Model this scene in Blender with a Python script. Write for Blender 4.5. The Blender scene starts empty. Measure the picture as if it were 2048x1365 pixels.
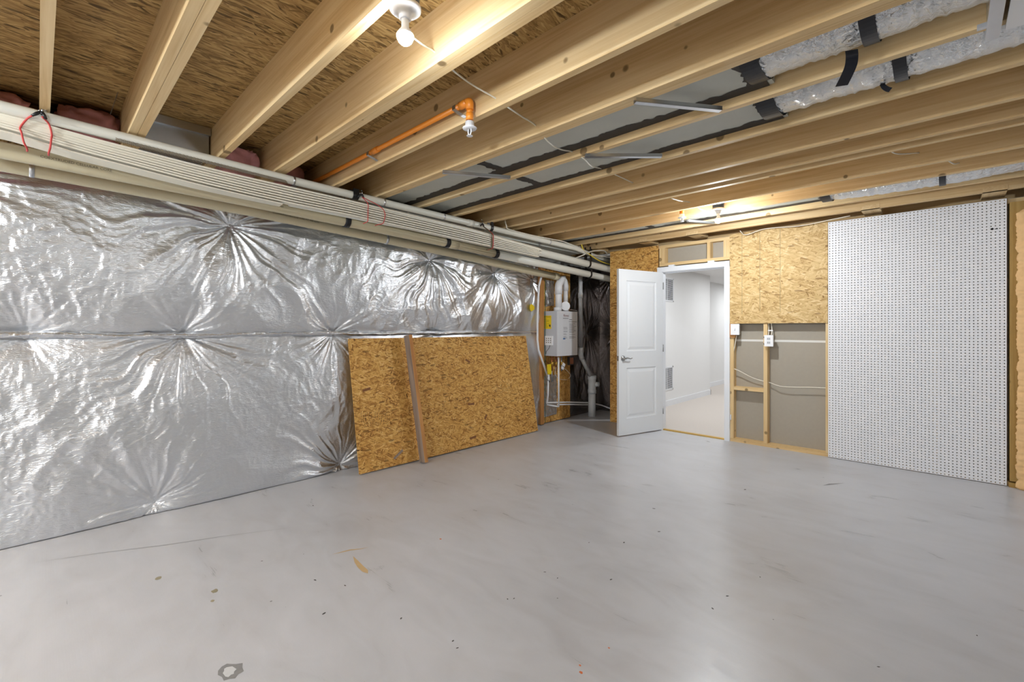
import bpy, bmesh, math, random
import numpy as np
from mathutils import Vector, Matrix
random.seed(7)
SC = bpy.context.scene
COL = SC.collection
PI = math.pi

# ------------------------------------------------------------------ camera, world, lights, exposure
FPX, CU, CV, EYE = 910.0, 1024.0, 659.0, 1.30        # focal length and vanishing point in pixels of a 2048x1365 frame
HEAD = math.atan2(CU - 75.0, FPX)
FW = np.array([-math.cos(HEAD), math.sin(HEAD), 0.0])
RT = np.array([FW[1], -FW[0], 0.0])
cam = bpy.data.cameras.new('camera')
cam.sensor_width = 36.0
cam.lens = FPX / 2048 * 36.0
cam.shift_y = -(682.5 - CV) / 2048
cam.clip_start = 0.02
camo = bpy.data.objects.new('camera', cam)
COL.objects.link(camo)
camo.location = (0, 0, EYE)
camo.rotation_euler = (PI / 2, 0, math.atan2(-FW[0], FW[1]))
SC.camera = camo

world = bpy.data.worlds.new('world')
SC.world = world
world.use_nodes = True
world.node_tree.nodes['Background'].inputs[0].default_value = (0.75, 0.85, 1, 1)
world.node_tree.nodes['Background'].inputs[1].default_value = 0.3
SC.view_settings.view_transform = 'Standard'
SC.view_settings.look = 'None'
SC.view_settings.gamma = 1.0
SC.view_settings.use_curve_mapping = False
SC.view_settings.exposure = 0.80
SC.cycles.max_bounces = 9
SC.cycles.diffuse_bounces = 4
SC.cycles.glossy_bounces = 5

BULB_NEAR, BULB_FAR = 470.0, 1500.0      # emission strength of the two bare bulbs in view
REAR_W = 60.0             # watts of each fill light added behind the camera
HALL_W = 13.0             # watts of each downlight in the finished hall
def area(name, loc, size, watts, color=(1, 1, 1)):
    l = bpy.data.lights.new(name, 'AREA'); l.shape = 'DISK'; l.size = size; l.energy = watts; l.color = color
    o = bpy.data.objects.new(name, l); o.location = loc; COL.objects.link(o)
    return o
for q in ((-2.3, 6.9, 2.33), (-2.3, 9.0, 2.33), (-2.9, 11.4, 2.33)):
    area('hall_downlight', q, 0.2, HALL_W, (0.95, 0.98, 1.0))
for q in ((-2.9, -1.55, 2.30), (-0.7, -1.75, 2.30)):  # unseen lights added to fill the room from behind the camera
    l = bpy.data.lights.new('rear_fill', 'POINT'); l.energy = REAR_W; l.shadow_soft_size = 0.06; l.color = (0.86, 0.93, 1.0)
    o = bpy.data.objects.new('rear_fill', l); o.location = q; COL.objects.link(o)

# ------------------------------------------------------------------ picture rays -> points of the place
def ray(u, v):
    return FW + RT * (u - CU) / FPX + np.array([0, 0, -(v - CV) / FPX])
def onx(u, v, x):
    d = ray(u, v); return Vector((d * (x / d[0]) + np.array([0, 0, EYE])).tolist())
def ony(u, v, y):
    d = ray(u, v); return Vector((d * (y / d[1]) + np.array([0, 0, EYE])).tolist())
def onz(u, v, z):
    d = ray(u, v); return Vector((d * ((z - EYE) / d[2]) + np.array([0, 0, EYE])).tolist())

# ------------------------------------------------------------------ materials
def new_mat(name):
    m = bpy.data.materials.new(name); m.use_nodes = True
    return m, m.node_tree, m.node_tree.nodes['Principled BSDF']
def nd(t, kind, ins=None, **props):
    n = t.nodes.new(kind)
    for k, v in props.items(): setattr(n, k, v)
    for k, v in (ins or {}).items():
        if isinstance(v, bpy.types.NodeSocket): t.links.new(v, n.inputs[k])
        else: n.inputs[k].default_value = v
    return n
def math_(t, op, a, b=0.0, c=0.0):
    return nd(t, 'ShaderNodeMath', {0: a, 1: b, 2: c}, operation=op).outputs[0]
def mixc(t, f, a, b, blend='MIX'):
    n = nd(t, 'ShaderNodeMix', data_type='RGBA', blend_type=blend)
    for i, v in ((0, f), (6, a), (7, b)):
        if isinstance(v, bpy.types.NodeSocket): t.links.new(v, n.inputs[i])
        else: n.inputs[i].default_value = v
    return n.outputs[2]
def ramp(t, f, stops, interp='LINEAR'):
    n = nd(t, 'ShaderNodeValToRGB', {0: f}); r = n.color_ramp; r.interpolation = interp
    while len(r.elements) < len(stops): r.elements.new(0.5)
    for e, (p, c) in zip(r.elements, stops):
        e.position = p; e.color = c if len(c) == 4 else (*c, 1)
    return n.outputs[0]
def lin(r, g, b):
    f = lambda c: ((c / 255 + 0.055) / 1.055) ** 2.4 if c > 10 else c / 255 / 12.92
    return (f(r), f(g), f(b), 1)
def coords(t, scale=(1, 1, 1), rot=(0, 0, 0), jitter=True):
    tc = nd(t, 'ShaderNodeTexCoord')
    v = tc.outputs['Object']
    if jitter:
        oi = nd(t, 'ShaderNodeObjectInfo')
        r = math_(t, 'MULTIPLY', oi.outputs['Random'], 37.0)
        cb = nd(t, 'ShaderNodeCombineXYZ', {0: r, 1: r, 2: r})
        v = nd(t, 'ShaderNodeVectorMath', {0: v, 1: cb.outputs[0]}, operation='ADD').outputs[0]
    return nd(t, 'ShaderNodeMapping', {'Vector': v, 'Rotation': rot, 'Scale': scale}).outputs[0]
def bump(t, b, h, strength, dist, chain=None):
    ins = {'Strength': strength, 'Distance': dist, 'Height': h}
    if chain is not None: ins['Normal'] = chain
    n = nd(t, 'ShaderNodeBump', ins)
    t.links.new(n.outputs[0], b.inputs['Normal'])
    return n.outputs[0]
def plain(name, col, rough=0.5, metal=0.0, noise=0.0, nscale=20, emit=None, strength=0, spec=None):
    m, t, b = new_mat(name)
    b.inputs['Roughness'].default_value = rough
    b.inputs['Metallic'].default_value = metal
    if spec is not None: b.inputs['Specular IOR Level'].default_value = spec
    n = nd(t, 'ShaderNodeTexNoise', {'Vector': coords(t), 'Scale': nscale, 'Detail': 4.0})
    k = max(noise, 0.03)
    c = mixc(t, math_(t, 'MULTIPLY', n.outputs[0], k), col, tuple(x * 0.35 for x in col[:3]) + (1,))
    t.links.new(c, b.inputs['Base Color'])
    if emit:
        b.inputs['Emission Color'].default_value = emit
        b.inputs['Emission Strength'].default_value = strength
    return m

def wood(name, light, mid, dark, knots=1.0, rough=0.6):
    m, t, b = new_mat(name)
    n1 = nd(t, 'ShaderNodeTexNoise', {'Vector': coords(t, (0.7, 16, 16)), 'Scale': 1.6, 'Detail': 5.0, 'Distortion': 0.7})
    n2 = nd(t, 'ShaderNodeTexNoise', {'Vector': coords(t, (3, 110, 110)), 'Scale': 1.0, 'Detail': 3.0})
    n3 = nd(t, 'ShaderNodeTexNoise', {'Vector': coords(t, (0.5, 3, 3)), 'Scale': 1.0, 'Detail': 2.0})
    f = math_(t, 'ADD', math_(t, 'MULTIPLY', n1.outputs[0], 0.6), math_(t, 'MULTIPLY', n2.outputs[0], 0.28))
    f = math_(t, 'ADD', f, math_(t, 'MULTIPLY', n3.outputs[0], 0.25))
    c = ramp(t, f, [(0.30, dark), (0.52, mid), (0.72, light)])
    v = nd(t, 'ShaderNodeTexVoronoi', {'Vector': coords(t, (1, 1, 1)), 'Scale': 5.0})
    sepc = nd(t, 'ShaderNodeSeparateColor', {0: v.outputs['Color']})
    size = math_(t, 'MULTIPLY', sepc.outputs[0], 0.15 * knots)
    k = math_(t, 'SUBTRACT', v.outputs['Distance'], size)
    kf = ramp(t, math_(t, 'ADD', k, 0.5), [(0.5, (1, 1, 1)), (0.53, (0, 0, 0))])
    ring = ramp(t, math_(t, 'ADD', k, 0.5), [(0.40, (0.25, 0.25, 0.25)), (0.485, (0.9, 0.9, 0.9)), (0.52, (0, 0, 0))])
    c = mixc(t, math_(t, 'MULTIPLY', kf, 0.7), c, tuple(x * 0.45 for x in dark[:3]) + (1,))
    c = mixc(t, math_(t, 'MULTIPLY', ring, 0.5), c, tuple(x * 0.25 for x in dark[:3]) + (1,))
    t.links.new(c, b.inputs['Base Color'])
    b.inputs['Roughness'].default_value = rough
    b.inputs['Specular IOR Level'].default_value = 0.3
    bump(t, b, f, 0.25, 0.002)
    return m

def osb(name, tones, length=0.085, width=0.016, rough=0.62, spread=1.0, black=0.25):
    """oriented strand board: flat strands in several layers, each layer laid at its own angle"""
    m, t, b = new_mat(name)
    warp = nd(t, 'ShaderNodeTexNoise', {'Vector': coords(t), 'Scale': 9.0, 'Detail': 2.0})
    off = nd(t, 'ShaderNodeVectorMath', {0: warp.outputs['Color'], 1: (0.5, 0.5, 0.5)}, operation='SUBTRACT').outputs[0]
    off = nd(t, 'ShaderNodeVectorMath', {0: off, 1: (0.014, 0.014, 0.0)}, operation='MULTIPLY').outputs[0]
    base = nd(t, 'ShaderNodeVectorMath', {0: coords(t), 1: off}, operation='ADD').outputs[0]
    tone = None
    for i, (ang, thr, sc) in enumerate(((0, 0, 1.3), (38, .45, 1.0), (-31, .5, 1.1), (12, .55, .85), (74, .72, 1.0), (-62, .74, .9), (-12, .66, .75), (25, .74, .6))):
        mp = nd(t, 'ShaderNodeMapping', {'Vector': base, 'Rotation': (0, 0, math.radians(ang) * spread), 'Location': (i * 3.7, i * 1.9, 0)})
        mp2 = nd(t, 'ShaderNodeVectorMath', {0: mp.outputs[0], 1: (1 / (length * sc), 1 / (width * sc), 0)}, operation='MULTIPLY').outputs[0]
        v = nd(t, 'ShaderNodeTexVoronoi', {'Vector': mp2, 'Scale': 1.0}, voronoi_dimensions='2D')
        s = nd(t, 'ShaderNodeSeparateColor', {0: v.outputs['Color']})
        g = nd(t, 'ShaderNodeTexNoise', {'Vector': mp2, 'Scale': 1.0, 'Detail': 3.0}, noise_dimensions='2D')
        edge = math_(t, 'MULTIPLY', v.outputs['Distance'], -0.22)
        val = math_(t, 'ADD', math_(t, 'MULTIPLY', s.outputs[1], 0.62), math_(t, 'ADD', edge, math_(t, 'MULTIPLY', g.outputs[0], 0.42)))
        if tone is None: tone = val
        else:
            sel = math_(t, 'GREATER_THAN', s.outputs[0], thr)
            tone = nd(t, 'ShaderNodeMix', {0: sel, 2: tone, 3: val}, data_type='FLOAT').outputs[0]
    big = nd(t, 'ShaderNodeTexNoise', {'Vector': coords(t), 'Scale': 2.2, 'Detail': 2.0})
    tone2 = math_(t, 'ADD', tone, math_(t, 'MULTIPLY', math_(t, 'SUBTRACT', big.outputs[0], 0.5), 0.25))
    c = ramp(t, tone2, [(0.02, tones[0]), (0.14, tones[1]), (0.40, tones[2]), (0.66, tones[3]), (0.9, tones[4])])
    bk = nd(t, 'ShaderNodeTexVoronoi', {'Vector': nd(t, 'ShaderNodeVectorMath', {0: base, 1: (16, 55, 0)}, operation='MULTIPLY').outputs[0], 'Scale': 1.0}, voronoi_dimensions='2D')
    bs = nd(t, 'ShaderNodeSeparateColor', {0: bk.outputs['Color']})
    bf = math_(t, 'MULTIPLY', math_(t, 'GREATER_THAN', bs.outputs[0], 0.965), math_(t, 'LESS_THAN', bk.outputs['Distance'], 0.55))
    c = mixc(t, math_(t, 'MULTIPLY', bf, black * 2.4), c, tones[0])
    t.links.new(c, b.inputs['Base Color'])
    b.inputs['Roughness'].default_value = rough
    b.inputs['Specular IOR Level'].default_value = 0.3
    bump(t, b, tone, 0.35, 0.003)
    return m

def foil_mat(name, col=(0.86, 0.885, 0.92, 1), rough=0.33, micro=1.0, dist=0.006):
    m, t, b = new_mat(name)
    b.inputs['Metallic'].default_value = 1.0
    n = nd(t, 'ShaderNodeTexNoise', {'Vector': coords(t, jitter=False), 'Scale': 3.0, 'Detail': 3.0})
    t.links.new(mixc(t, n.outputs[0], col, tuple(x * 0.86 for x in col[:3]) + (1,)), b.inputs['Base Color'])
    t.links.new(math_(t, 'ADD', math_(t, 'MULTIPLY', n.outputs[0], 0.16), rough - 0.08), b.inputs['Roughness'])
    cr = nd(t, 'ShaderNodeTexVoronoi', {'Vector': coords(t, jitter=False), 'Scale': 22.0}, feature='DISTANCE_TO_EDGE')
    cn = nd(t, 'ShaderNodeTexNoise', {'Vector': coords(t, (1, 1, 2.6), jitter=False), 'Scale': 38.0, 'Detail': 4.0, 'Distortion': 0.6})
    h = math_(t, 'ADD', math_(t, 'MULTIPLY', cr.outputs['Distance'], 0.35), cn.outputs[0])
    c1 = bump(t, b, h, 0.55 * micro, dist)
    # embossed scrim of the facing: fine diamond threads
    sp = nd(t, 'ShaderNodeSeparateXYZ', {0: coords(t, jitter=False)})
    a = math_(t, 'ADD', math_(t, 'MULTIPLY', sp.outputs[1], 1.0), math_(t, 'MULTIPLY', sp.outputs[2], 1.7))
    d = math_(t, 'SUBTRACT', math_(t, 'MULTIPLY', sp.outputs[1], 1.0), math_(t, 'MULTIPLY', sp.outputs[2], 1.7))
    s1 = math_(t, 'ABSOLUTE', math_(t, 'SINE', math_(t, 'MULTIPLY', a, 150.0)))
    s2 = math_(t, 'ABSOLUTE', math_(t, 'SINE', math_(t, 'MULTIPLY', d, 150.0)))
    e = math_(t, 'MINIMUM', math_(t, 'POWER', s1, 0.35), math_(t, 'POWER', s2, 0.35))
    bump(t, b, e, 0.16 * micro, 0.002, c1)
    return m

def concrete_mat(name, base, dark, light, rough=0.42):
    m, t, b = new_mat(name)
    n1 = nd(t, 'ShaderNodeTexNoise', {'Vector': coords(t, jitter=False), 'Scale': 0.9, 'Detail': 6.0, 'Roughness': 0.6, 'Distortion': 0.5})
    n2 = nd(t, 'ShaderNodeTexNoise', {'Vector': coords(t, (1, 2.2, 1), (0, 0, 0.5), jitter=False), 'Scale': 2.4, 'Detail': 6.0, 'Distortion': 1.2})
    n3 = nd(t, 'ShaderNodeTexNoise', {'Vector': coords(t, jitter=False), 'Scale': 160.0, 'Detail': 3.0})
    f = math_(t, 'ADD', math_(t, 'MULTIPLY', n1.outputs[0], 0.5), math_(t, 'MULTIPLY', n2.outputs[0], 0.5))
    c = ramp(t, f, [(0.33, dark), (0.5, base), (0.68, light)])
    c = mixc(t, math_(t, 'MULTIPLY', n3.outputs[0], 0.18), c, dark)
    sp = nd(t, 'ShaderNodeTexVoronoi', {'Vector': coords(t, jitter=False), 'Scale': 9.0})
    so = nd(t, 'ShaderNodeSeparateColor', {0: sp.outputs['Color']})
    sf = math_(t, 'MULTIPLY', math_(t, 'LESS_THAN', sp.outputs['Distance'], math_(t, 'MULTIPLY', so.outputs[1], 0.055)), math_(t, 'GREATER_THAN', so.outputs[0], 0.72))
    c = mixc(t, math_(t, 'MULTIPLY', sf, 0.75), c, (0.08, 0.07, 0.06, 1))
    # trowel scratches
    sc = nd(t, 'ShaderNodeTexNoise', {'Vector': coords(t, (3, 190, 1), (0, 0, 0.7), jitter=False), 'Scale': 1.0, 'Detail': 2.0})
    t.links.new(c, b.inputs['Base Color'])
    r = math_(t, 'ADD', math_(t, 'MULTIPLY', n2.outputs[0], 0.3), math_(t, 'ADD', math_(t, 'MULTIPLY', sc.outputs[0], 0.12), rough - 0.2))
    t.links.new(r, b.inputs['Roughness'])
    b.inputs['Specular IOR Level'].default_value = 0.5
    h = math_(t, 'ADD', math_(t, 'MULTIPLY', n3.outputs[0], 0.4), math_(t, 'ADD', n2.outputs[0], math_(t, 'MULTIPLY', sc.outputs[0], 0.35)))
    bump(t, b, h, 0.12, 0.004)
    return m

M = {}
M['joist'] = wood('pine_joist', lin(232, 206, 160), lin(218, 186, 136), lin(188, 148, 96))
M['stud'] = wood('pine_stud', lin(232, 206, 160), lin(220, 188, 136), lin(196, 156, 102))
M['treated'] = wood('treated_pine', lin(186, 154, 92), lin(168, 134, 74), lin(138, 106, 52), knots=0.7)
M['weathered'] = wood('weathered_pine', lin(165, 150, 138), lin(138, 122, 110), lin(105, 88, 76), knots=0.6)
M['orange_wood'] = wood('orange_pine', lin(204, 150, 92), lin(186, 130, 74), lin(160, 104, 54), knots=0.4)
M['osb'] = osb('strand_board', (lin(92, 58, 24), lin(160, 110, 52), lin(206, 154, 80), lin(222, 176, 100), lin(238, 204, 140)), length=0.078, width=0.0135)
M['osb_wall'] = osb('strand_board_wall', (lin(126, 92, 50), lin(178, 144, 90), lin(202, 170, 116), lin(214, 184, 132), lin(230, 208, 162)), length=0.10, width=0.018)
M['subfloor'] = osb('strand_board_subfloor', (lin(70, 50, 26), lin(128, 100, 58), lin(172, 138, 86), lin(194, 162, 106), lin(212, 182, 128)), length=0.16, width=0.015, spread=0.5, black=0.3)
M['foil'] = foil_mat('aluminium_foil_facing')
M['foil_shaded'] = foil_mat('shade_tinted_foil', (0.27, 0.245, 0.235, 1), rough=0.15, micro=0.7)  # foil colour darkened to stand for the dim alcove it mirrors
M['foil_small'] = foil_mat('aluminium_foil_crinkled', rough=0.22, micro=1.6)
M['flex'] = foil_mat('flexible_duct_foil', (0.85, 0.87, 0.89, 1), 0.28, 1.7, 0.025)
M['floor'] = concrete_mat('concrete_slab', lin(192, 192, 195), lin(180, 179, 181), lin(201, 201, 205), rough=0.33)
M['concrete'] = concrete_mat('concrete_wall', lin(150, 148, 142), lin(120, 118, 112), lin(172, 170, 164), 0.8)
M['carpet'] = plain('beige_carpet', lin(212, 203, 195), 0.95, noise=0.25, nscale=90)
M['paint'] = plain('white_wall_paint', lin(236, 236, 236), 0.7)
M['door'] = plain('white_door_paint', lin(226, 228, 230), 0.4)
M['trim'] = plain('white_trim_paint', lin(234, 236, 240), 0.4)
M['drywall'] = plain('grey_drywall_paper', lin(172, 164, 150), 0.9, noise=0.12, nscale=30)
M['tape'] = plain('white_paper_tape', lin(222, 220, 214), 0.7)
M['peg'] = plain('white_hardboard', lin(234, 234, 236), 0.45)
M['brown_edge'] = plain('brown_hardboard', lin(96, 66, 44), 0.8)
M['black'] = plain('black_plastic', lin(22, 22, 25), 0.4)
M['duct_tape'] = plain('black_mastic_tape', lin(34, 34, 40), 0.45)
M['mastic'] = plain('dark_mastic', lin(62, 58, 54), 0.65, noise=0.5, nscale=30)
M['pvc'] = plain('white_pvc', lin(228, 226, 214), 0.32)
M['pvc_tan'] = plain('cream_pvc', lin(208, 196, 164), 0.38, noise=0.06, nscale=3)
M['pvc_bright'] = plain('bright_white_pvc', lin(236, 236, 238), 0.3)
M['pvc_grey'] = plain('pale_grey_pvc', lin(200, 202, 204), 0.4)
M['board'] = plain('white_trim_board', lin(232, 226, 208), 0.45)
M['ink'] = plain('black_ink', lin(44, 42, 38), 0.6)
M['ink_faint'] = plain('faint_ink', lin(120, 110, 88), 0.6)
M['ink_brown'] = plain('brown_stamp_ink', lin(66, 48, 24), 0.7)
M['chalk'] = plain('pencil_line', lin(146, 130, 92), 0.7)
M['red'] = plain('red_elastic_cord', lin(196, 70, 66), 0.6)
M['olive'] = plain('olive_elastic_cord', lin(96, 92, 66), 0.7)
M['zinc'] = plain('zinc_steel', (0.62, 0.64, 0.67, 1), 0.3, 1.0, noise=0.15)
M['galv'] = plain('galvanised_sheet', (0.52, 0.55, 0.57, 1), 0.42, 0.85, noise=0.35, nscale=14)
M['duct'] = plain('dull_duct_sheet', lin(196, 198, 190), 0.55, 0.0, noise=0.2, nscale=10)
M['mesh_wire'] = plain('brown_wire', lin(110, 88, 56), 0.5, 0.5)
M['pink'] = plain('pink_fibreglass', lin(226, 160, 160), 1.0, noise=0.55, nscale=26)
M['orange'] = plain('orange_sprinkler_pipe', lin(236, 142, 44), 0.4)
M['white_gloss'] = plain('white_plastic', lin(240, 240, 242), 0.3)
M['box_blue'] = plain('dark_blue_grey_box', lin(66, 74, 88), 0.5)
M['bulb_near'] = plain('lit_bulb_near', (1, 1, 1, 1), 0.4, emit=(0.88, 0.94, 1.0, 1), strength=BULB_NEAR)
M['bulb_far'] = plain('lit_bulb_far', (1, 1, 1, 1), 0.4, emit=(0.88, 0.94, 1.0, 1), strength=BULB_FAR)
M['heater'] = plain('heater_enamel', lin(224, 226, 230), 0.35)
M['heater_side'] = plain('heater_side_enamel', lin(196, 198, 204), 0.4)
M['yellow'] = plain('yellow_label', lin(238, 206, 26), 0.5)
M['yellow_cable'] = plain('yellow_cable', lin(240, 216, 60), 0.45)
M['cable'] = plain('white_cable', lin(226, 220, 204), 0.5)
M['foam'] = plain('orange_spray_foam', lin(242, 198, 140), 0.85, noise=0.25, nscale=40)
M['brass'] = plain('brass_threshold', lin(206, 166, 78), 0.35, 0.7)
M['nickel'] = plain('brushed_nickel', (0.34, 0.34, 0.34, 1), 0.3, 1.0)
M['copper'] = plain('copper_fitting', lin(184, 120, 88), 0.35, 0.9)
M['green'] = plain('green_wire', lin(60, 110, 84), 0.5)
M['rust'] = plain('rust_stain', lin(204, 174, 128), 0.55, noise=0.3)
M['tan_stain'] = plain('tan_stain', lin(160, 150, 122), 0.6, noise=0.3)
M['dark_stain'] = plain('dark_stain', lin(148, 147, 146), 0.6, noise=0.5, nscale=60)
M['grey_smear'] = plain('grey_smear', lin(166, 165, 165), 0.5, noise=0.2, nscale=60)
M['pale_patch'] = plain('pale_patch', lin(214, 214, 214), 0.5, noise=0.2, nscale=60)
M['red_dot'] = plain('orange_paint_dot', lin(208, 110, 58), 0.5)
M['speck'] = plain('dark_speck', lin(70, 66, 62), 0.7)
M['void'] = plain('dark_hollow', lin(30, 30, 32), 0.9)
def glass_mat():
    m, t, b = new_mat('window_glass')
    b.inputs['Transmission Weight'].default_value = 1.0
    b.inputs['Roughness'].default_value = 0.02
    b.inputs['IOR'].default_value = 1.45
    return m

# ------------------------------------------------------------------ object helpers
def tag(o, label=None, cat=None, group=None, kind=None):
    if label: o['label'] = label
    if cat: o['category'] = cat
    if group: o['group'] = group
    if kind: o['kind'] = kind
    return o
def empty(name, loc, label=None, cat=None, group=None, kind=None):
    o = bpy.data.objects.new(name, None); o.location = loc; o.empty_display_size = 0.05
    COL.objects.link(o)
    return tag(o, label, cat, group, kind)
def put(name, me, mat, parent=None, world=None):
    """link mesh data given in world coordinates (or in world @ local when a matrix is given) under parent"""
    o = bpy.data.objects.new(name, me)
    COL.objects.link(o)
    if mat is not None:
        for q in (mat if isinstance(mat, (list, tuple)) else [mat]): me.materials.append(q)
    if world is not None: o.matrix_world = world
    if parent is not None:
        o.parent = parent
        o.matrix_parent_inverse = world_of(parent).inverted()
    return o
def world_of(o):
    m = o.matrix_basis.copy()
    if o.parent is not None: m = world_of(o.parent) @ o.matrix_parent_inverse @ m
    return m

class MB:
    """collects shapes into one mesh"""
    def __init__(s): s.bm = bmesh.new()
    def box(s, lo, hi, mat=0, M4=None):
        lo, hi = Vector(lo), Vector(hi)
        vs = [s.bm.verts.new((x, y, z)) for x in (lo.x, hi.x) for y in (lo.y, hi.y) for z in (lo.z, hi.z)]
        if M4 is not None:
            for v in vs: v.co = M4 @ v.co
        for f in ((0, 1, 3, 2), (4, 6, 7, 5), (0, 4, 5, 1), (2, 3, 7, 6), (0, 2, 6, 4), (1, 5, 7, 3)):
            s.bm.faces.new([vs[i] for i in f]).material_index = mat
        return s
    def tube(s, pts, r, seg=12, cap=True, mat=0, smooth=True):
        pts = [Vector(p) for p in pts]; n = len(pts)
        rs = r if isinstance(r, (list, tuple)) else [r] * n
        tan = []
        for i in range(n):
            a = pts[min(i + 1, n - 1)] - pts[max(i - 1, 0)]
            tan.append(a.normalized())
        ref = Vector((0, 0, 1)) if abs(tan[0].z) < 0.9 else Vector((1, 0, 0))
        nv = (ref - tan[0] * ref.dot(tan[0])).normalized()
        rings = []
        for i in range(n):
            nv = (nv - tan[i] * nv.dot(tan[i])).normalized(); bv = tan[i].cross(nv)
            rings.append([s.bm.verts.new(pts[i] + (nv * math.cos(2 * PI * k / seg) + bv * math.sin(2 * PI * k / seg)) * rs[i]) for k in range(seg)])
        for i in range(n - 1):
            for k in range(seg):
                f = s.bm.faces.new((rings[i][k], rings[i][(k + 1) % seg], rings[i + 1][(k + 1) % seg], rings[i + 1][k]))
                f.smooth = smooth; f.material_index = mat
        if cap:
            s.bm.faces.new(rings[0][::-1]).material_index = mat
            s.bm.faces.new(rings[-1]).material_index = mat
        return s
    def lathe(s, prof, base, axis=(0, 0, 1), seg=24, mat=0):
        axis = Vector(axis).normalized(); base = Vector(base)
        pts = [base + axis * h for h, r in prof]
        q = axis.to_track_quat('Z', 'Y'); rings = []
        for (h, r) in prof:
            rings.append([s.bm.verts.new(base + q @ Vector((max(r, 1e-5) * math.cos(2 * PI * k / seg), max(r, 1e-5) * math.sin(2 * PI * k / seg), h))) for k in range(seg)])
        for i in range(len(prof) - 1):
            for k in range(seg):
                f = s.bm.faces.new((rings[i][k], rings[i][(k + 1) % seg], rings[i + 1][(k + 1) % seg], rings[i + 1][k]))
                f.smooth = True; f.material_index = mat
        s.bm.faces.new(rings[0][::-1]).material_index = mat
        s.bm.faces.new(rings[-1]).material_index = mat
        return s
    def poly(s, pts, mat=0):
        s.bm.faces.new([s.bm.verts.new(p) for p in pts]).material_index = mat
        return s
    def strip(s, pts, wvec, thick, mat=0):
        """flat ribbon along pts, wvec its width vector (or one per point), with thickness"""
        pts = [Vector(p) for p in pts]; n = len(pts)
        wv = [Vector(w) for w in wvec] if isinstance(wvec, list) else [Vector(wvec)] * n
        rows = []
        for i, p in enumerate(pts):
            tg = (pts[min(i + 1, n - 1)] - pts[max(i - 1, 0)]).normalized()
            nn = tg.cross(wv[i]).normalized() * thick / 2; w = wv[i] / 2
            rows.append([s.bm.verts.new(q) for q in (p - w - nn, p + w - nn, p + w + nn, p - w + nn)])
        for i in range(n - 1):
            for k in range(4):
                s.bm.faces.new((rows[i][k], rows[i][(k + 1) % 4], rows[i + 1][(k + 1) % 4], rows[i + 1][k])).material_index = mat
        s.bm.faces.new(rows[0][::-1]); s.bm.faces.new(rows[-1])
        return s
    def bevel(s, w, seg=1):
        es = [e for e in s.bm.edges if len(e.link_faces) == 2 and e.calc_face_angle(0) > 0.6]
        bmesh.ops.bevel(s.bm, geom=es, offset=w, segments=seg, affect='EDGES', profile=0.5)
        return s
    def build(s, name, mat, parent=None, world=None):
        bmesh.ops.recalc_face_normals(s.bm, faces=s.bm.faces)
        me = bpy.data.meshes.new(name); s.bm.to_mesh(me); s.bm.free()
        return put(name, me, mat, parent, world)

def big_mesh(name, V, Fq, mat, parent=None, smooth=True, tri=False, world=None):
    """numpy vertices (n,3) and faces (m,4) -> object"""
    me = bpy.data.meshes.new(name)
    V = np.asarray(V, np.float32); Fq = np.asarray(Fq, np.int32); k = Fq.shape[1]
    me.vertices.add(len(V)); me.vertices.foreach_set('co', V.ravel())
    me.loops.add(Fq.size); me.loops.foreach_set('vertex_index', Fq.ravel())
    me.polygons.add(len(Fq)); me.polygons.foreach_set('loop_start', np.arange(0, Fq.size, k, dtype=np.int32))
    me.polygons.foreach_set('loop_total', np.full(len(Fq), k, np.int32))
    me.polygons.foreach_set('use_smooth', np.full(len(Fq), smooth, bool))
    me.update(calc_edges=True)
    return put(name, me, mat, parent, world)
def grid_faces(nu, nv):
    i = np.arange(nu * nv).reshape(nu, nv)
    return np.stack([i[:-1, :-1], i[1:, :-1], i[1:, 1:], i[:-1, 1:]], -1).reshape(-1, 4)
_T = np.random.RandomState(3).rand(256, 256)
def vn(x, y, seed=0):
    """smooth value noise 0..1"""
    x = np.asarray(x, float) + seed * 17.13; y = np.asarray(y, float) + seed * 7.71
    xi = np.floor(x).astype(int); yi = np.floor(y).astype(int); fx = x - xi; fy = y - yi
    fx = fx * fx * (3 - 2 * fx); fy = fy * fy * (3 - 2 * fy)
    a = _T[xi & 255, yi & 255]; b = _T[(xi + 1) & 255, yi & 255]; c = _T[xi & 255, (yi + 1) & 255]; d = _T[(xi + 1) & 255, (yi + 1) & 255]
    return (a * (1 - fx) + b * fx) * (1 - fy) + (c * (1 - fx) + d * fx) * fy
def ridge(n): return 1 - np.abs(2 * n - 1)

def text_mesh(body, size):
    cu = bpy.data.curves.new('t', 'FONT'); cu.body = body; cu.size = size; cu.resolution_u = 2
    ob = bpy.data.objects.new('t', cu); COL.objects.link(ob)
    dg = bpy.context.evaluated_depsgraph_get()
    me = bpy.data.meshes.new_from_object(ob.evaluated_get(dg))
    bpy.data.objects.remove(ob); bpy.data.curves.remove(cu)
    return me
def flat_text(name, body, size, origin, right, up, mat, parent=None):
    """print lying on a flat face"""
    me = text_mesh(body, size); me.materials.clear()
    o, r, u = Vector(origin), Vector(right).normalized(), Vector(up).normalized()
    for v in me.vertices: v.co = o + r * v.co.x + u * v.co.y
    return put(name, me, mat, parent)

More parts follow.
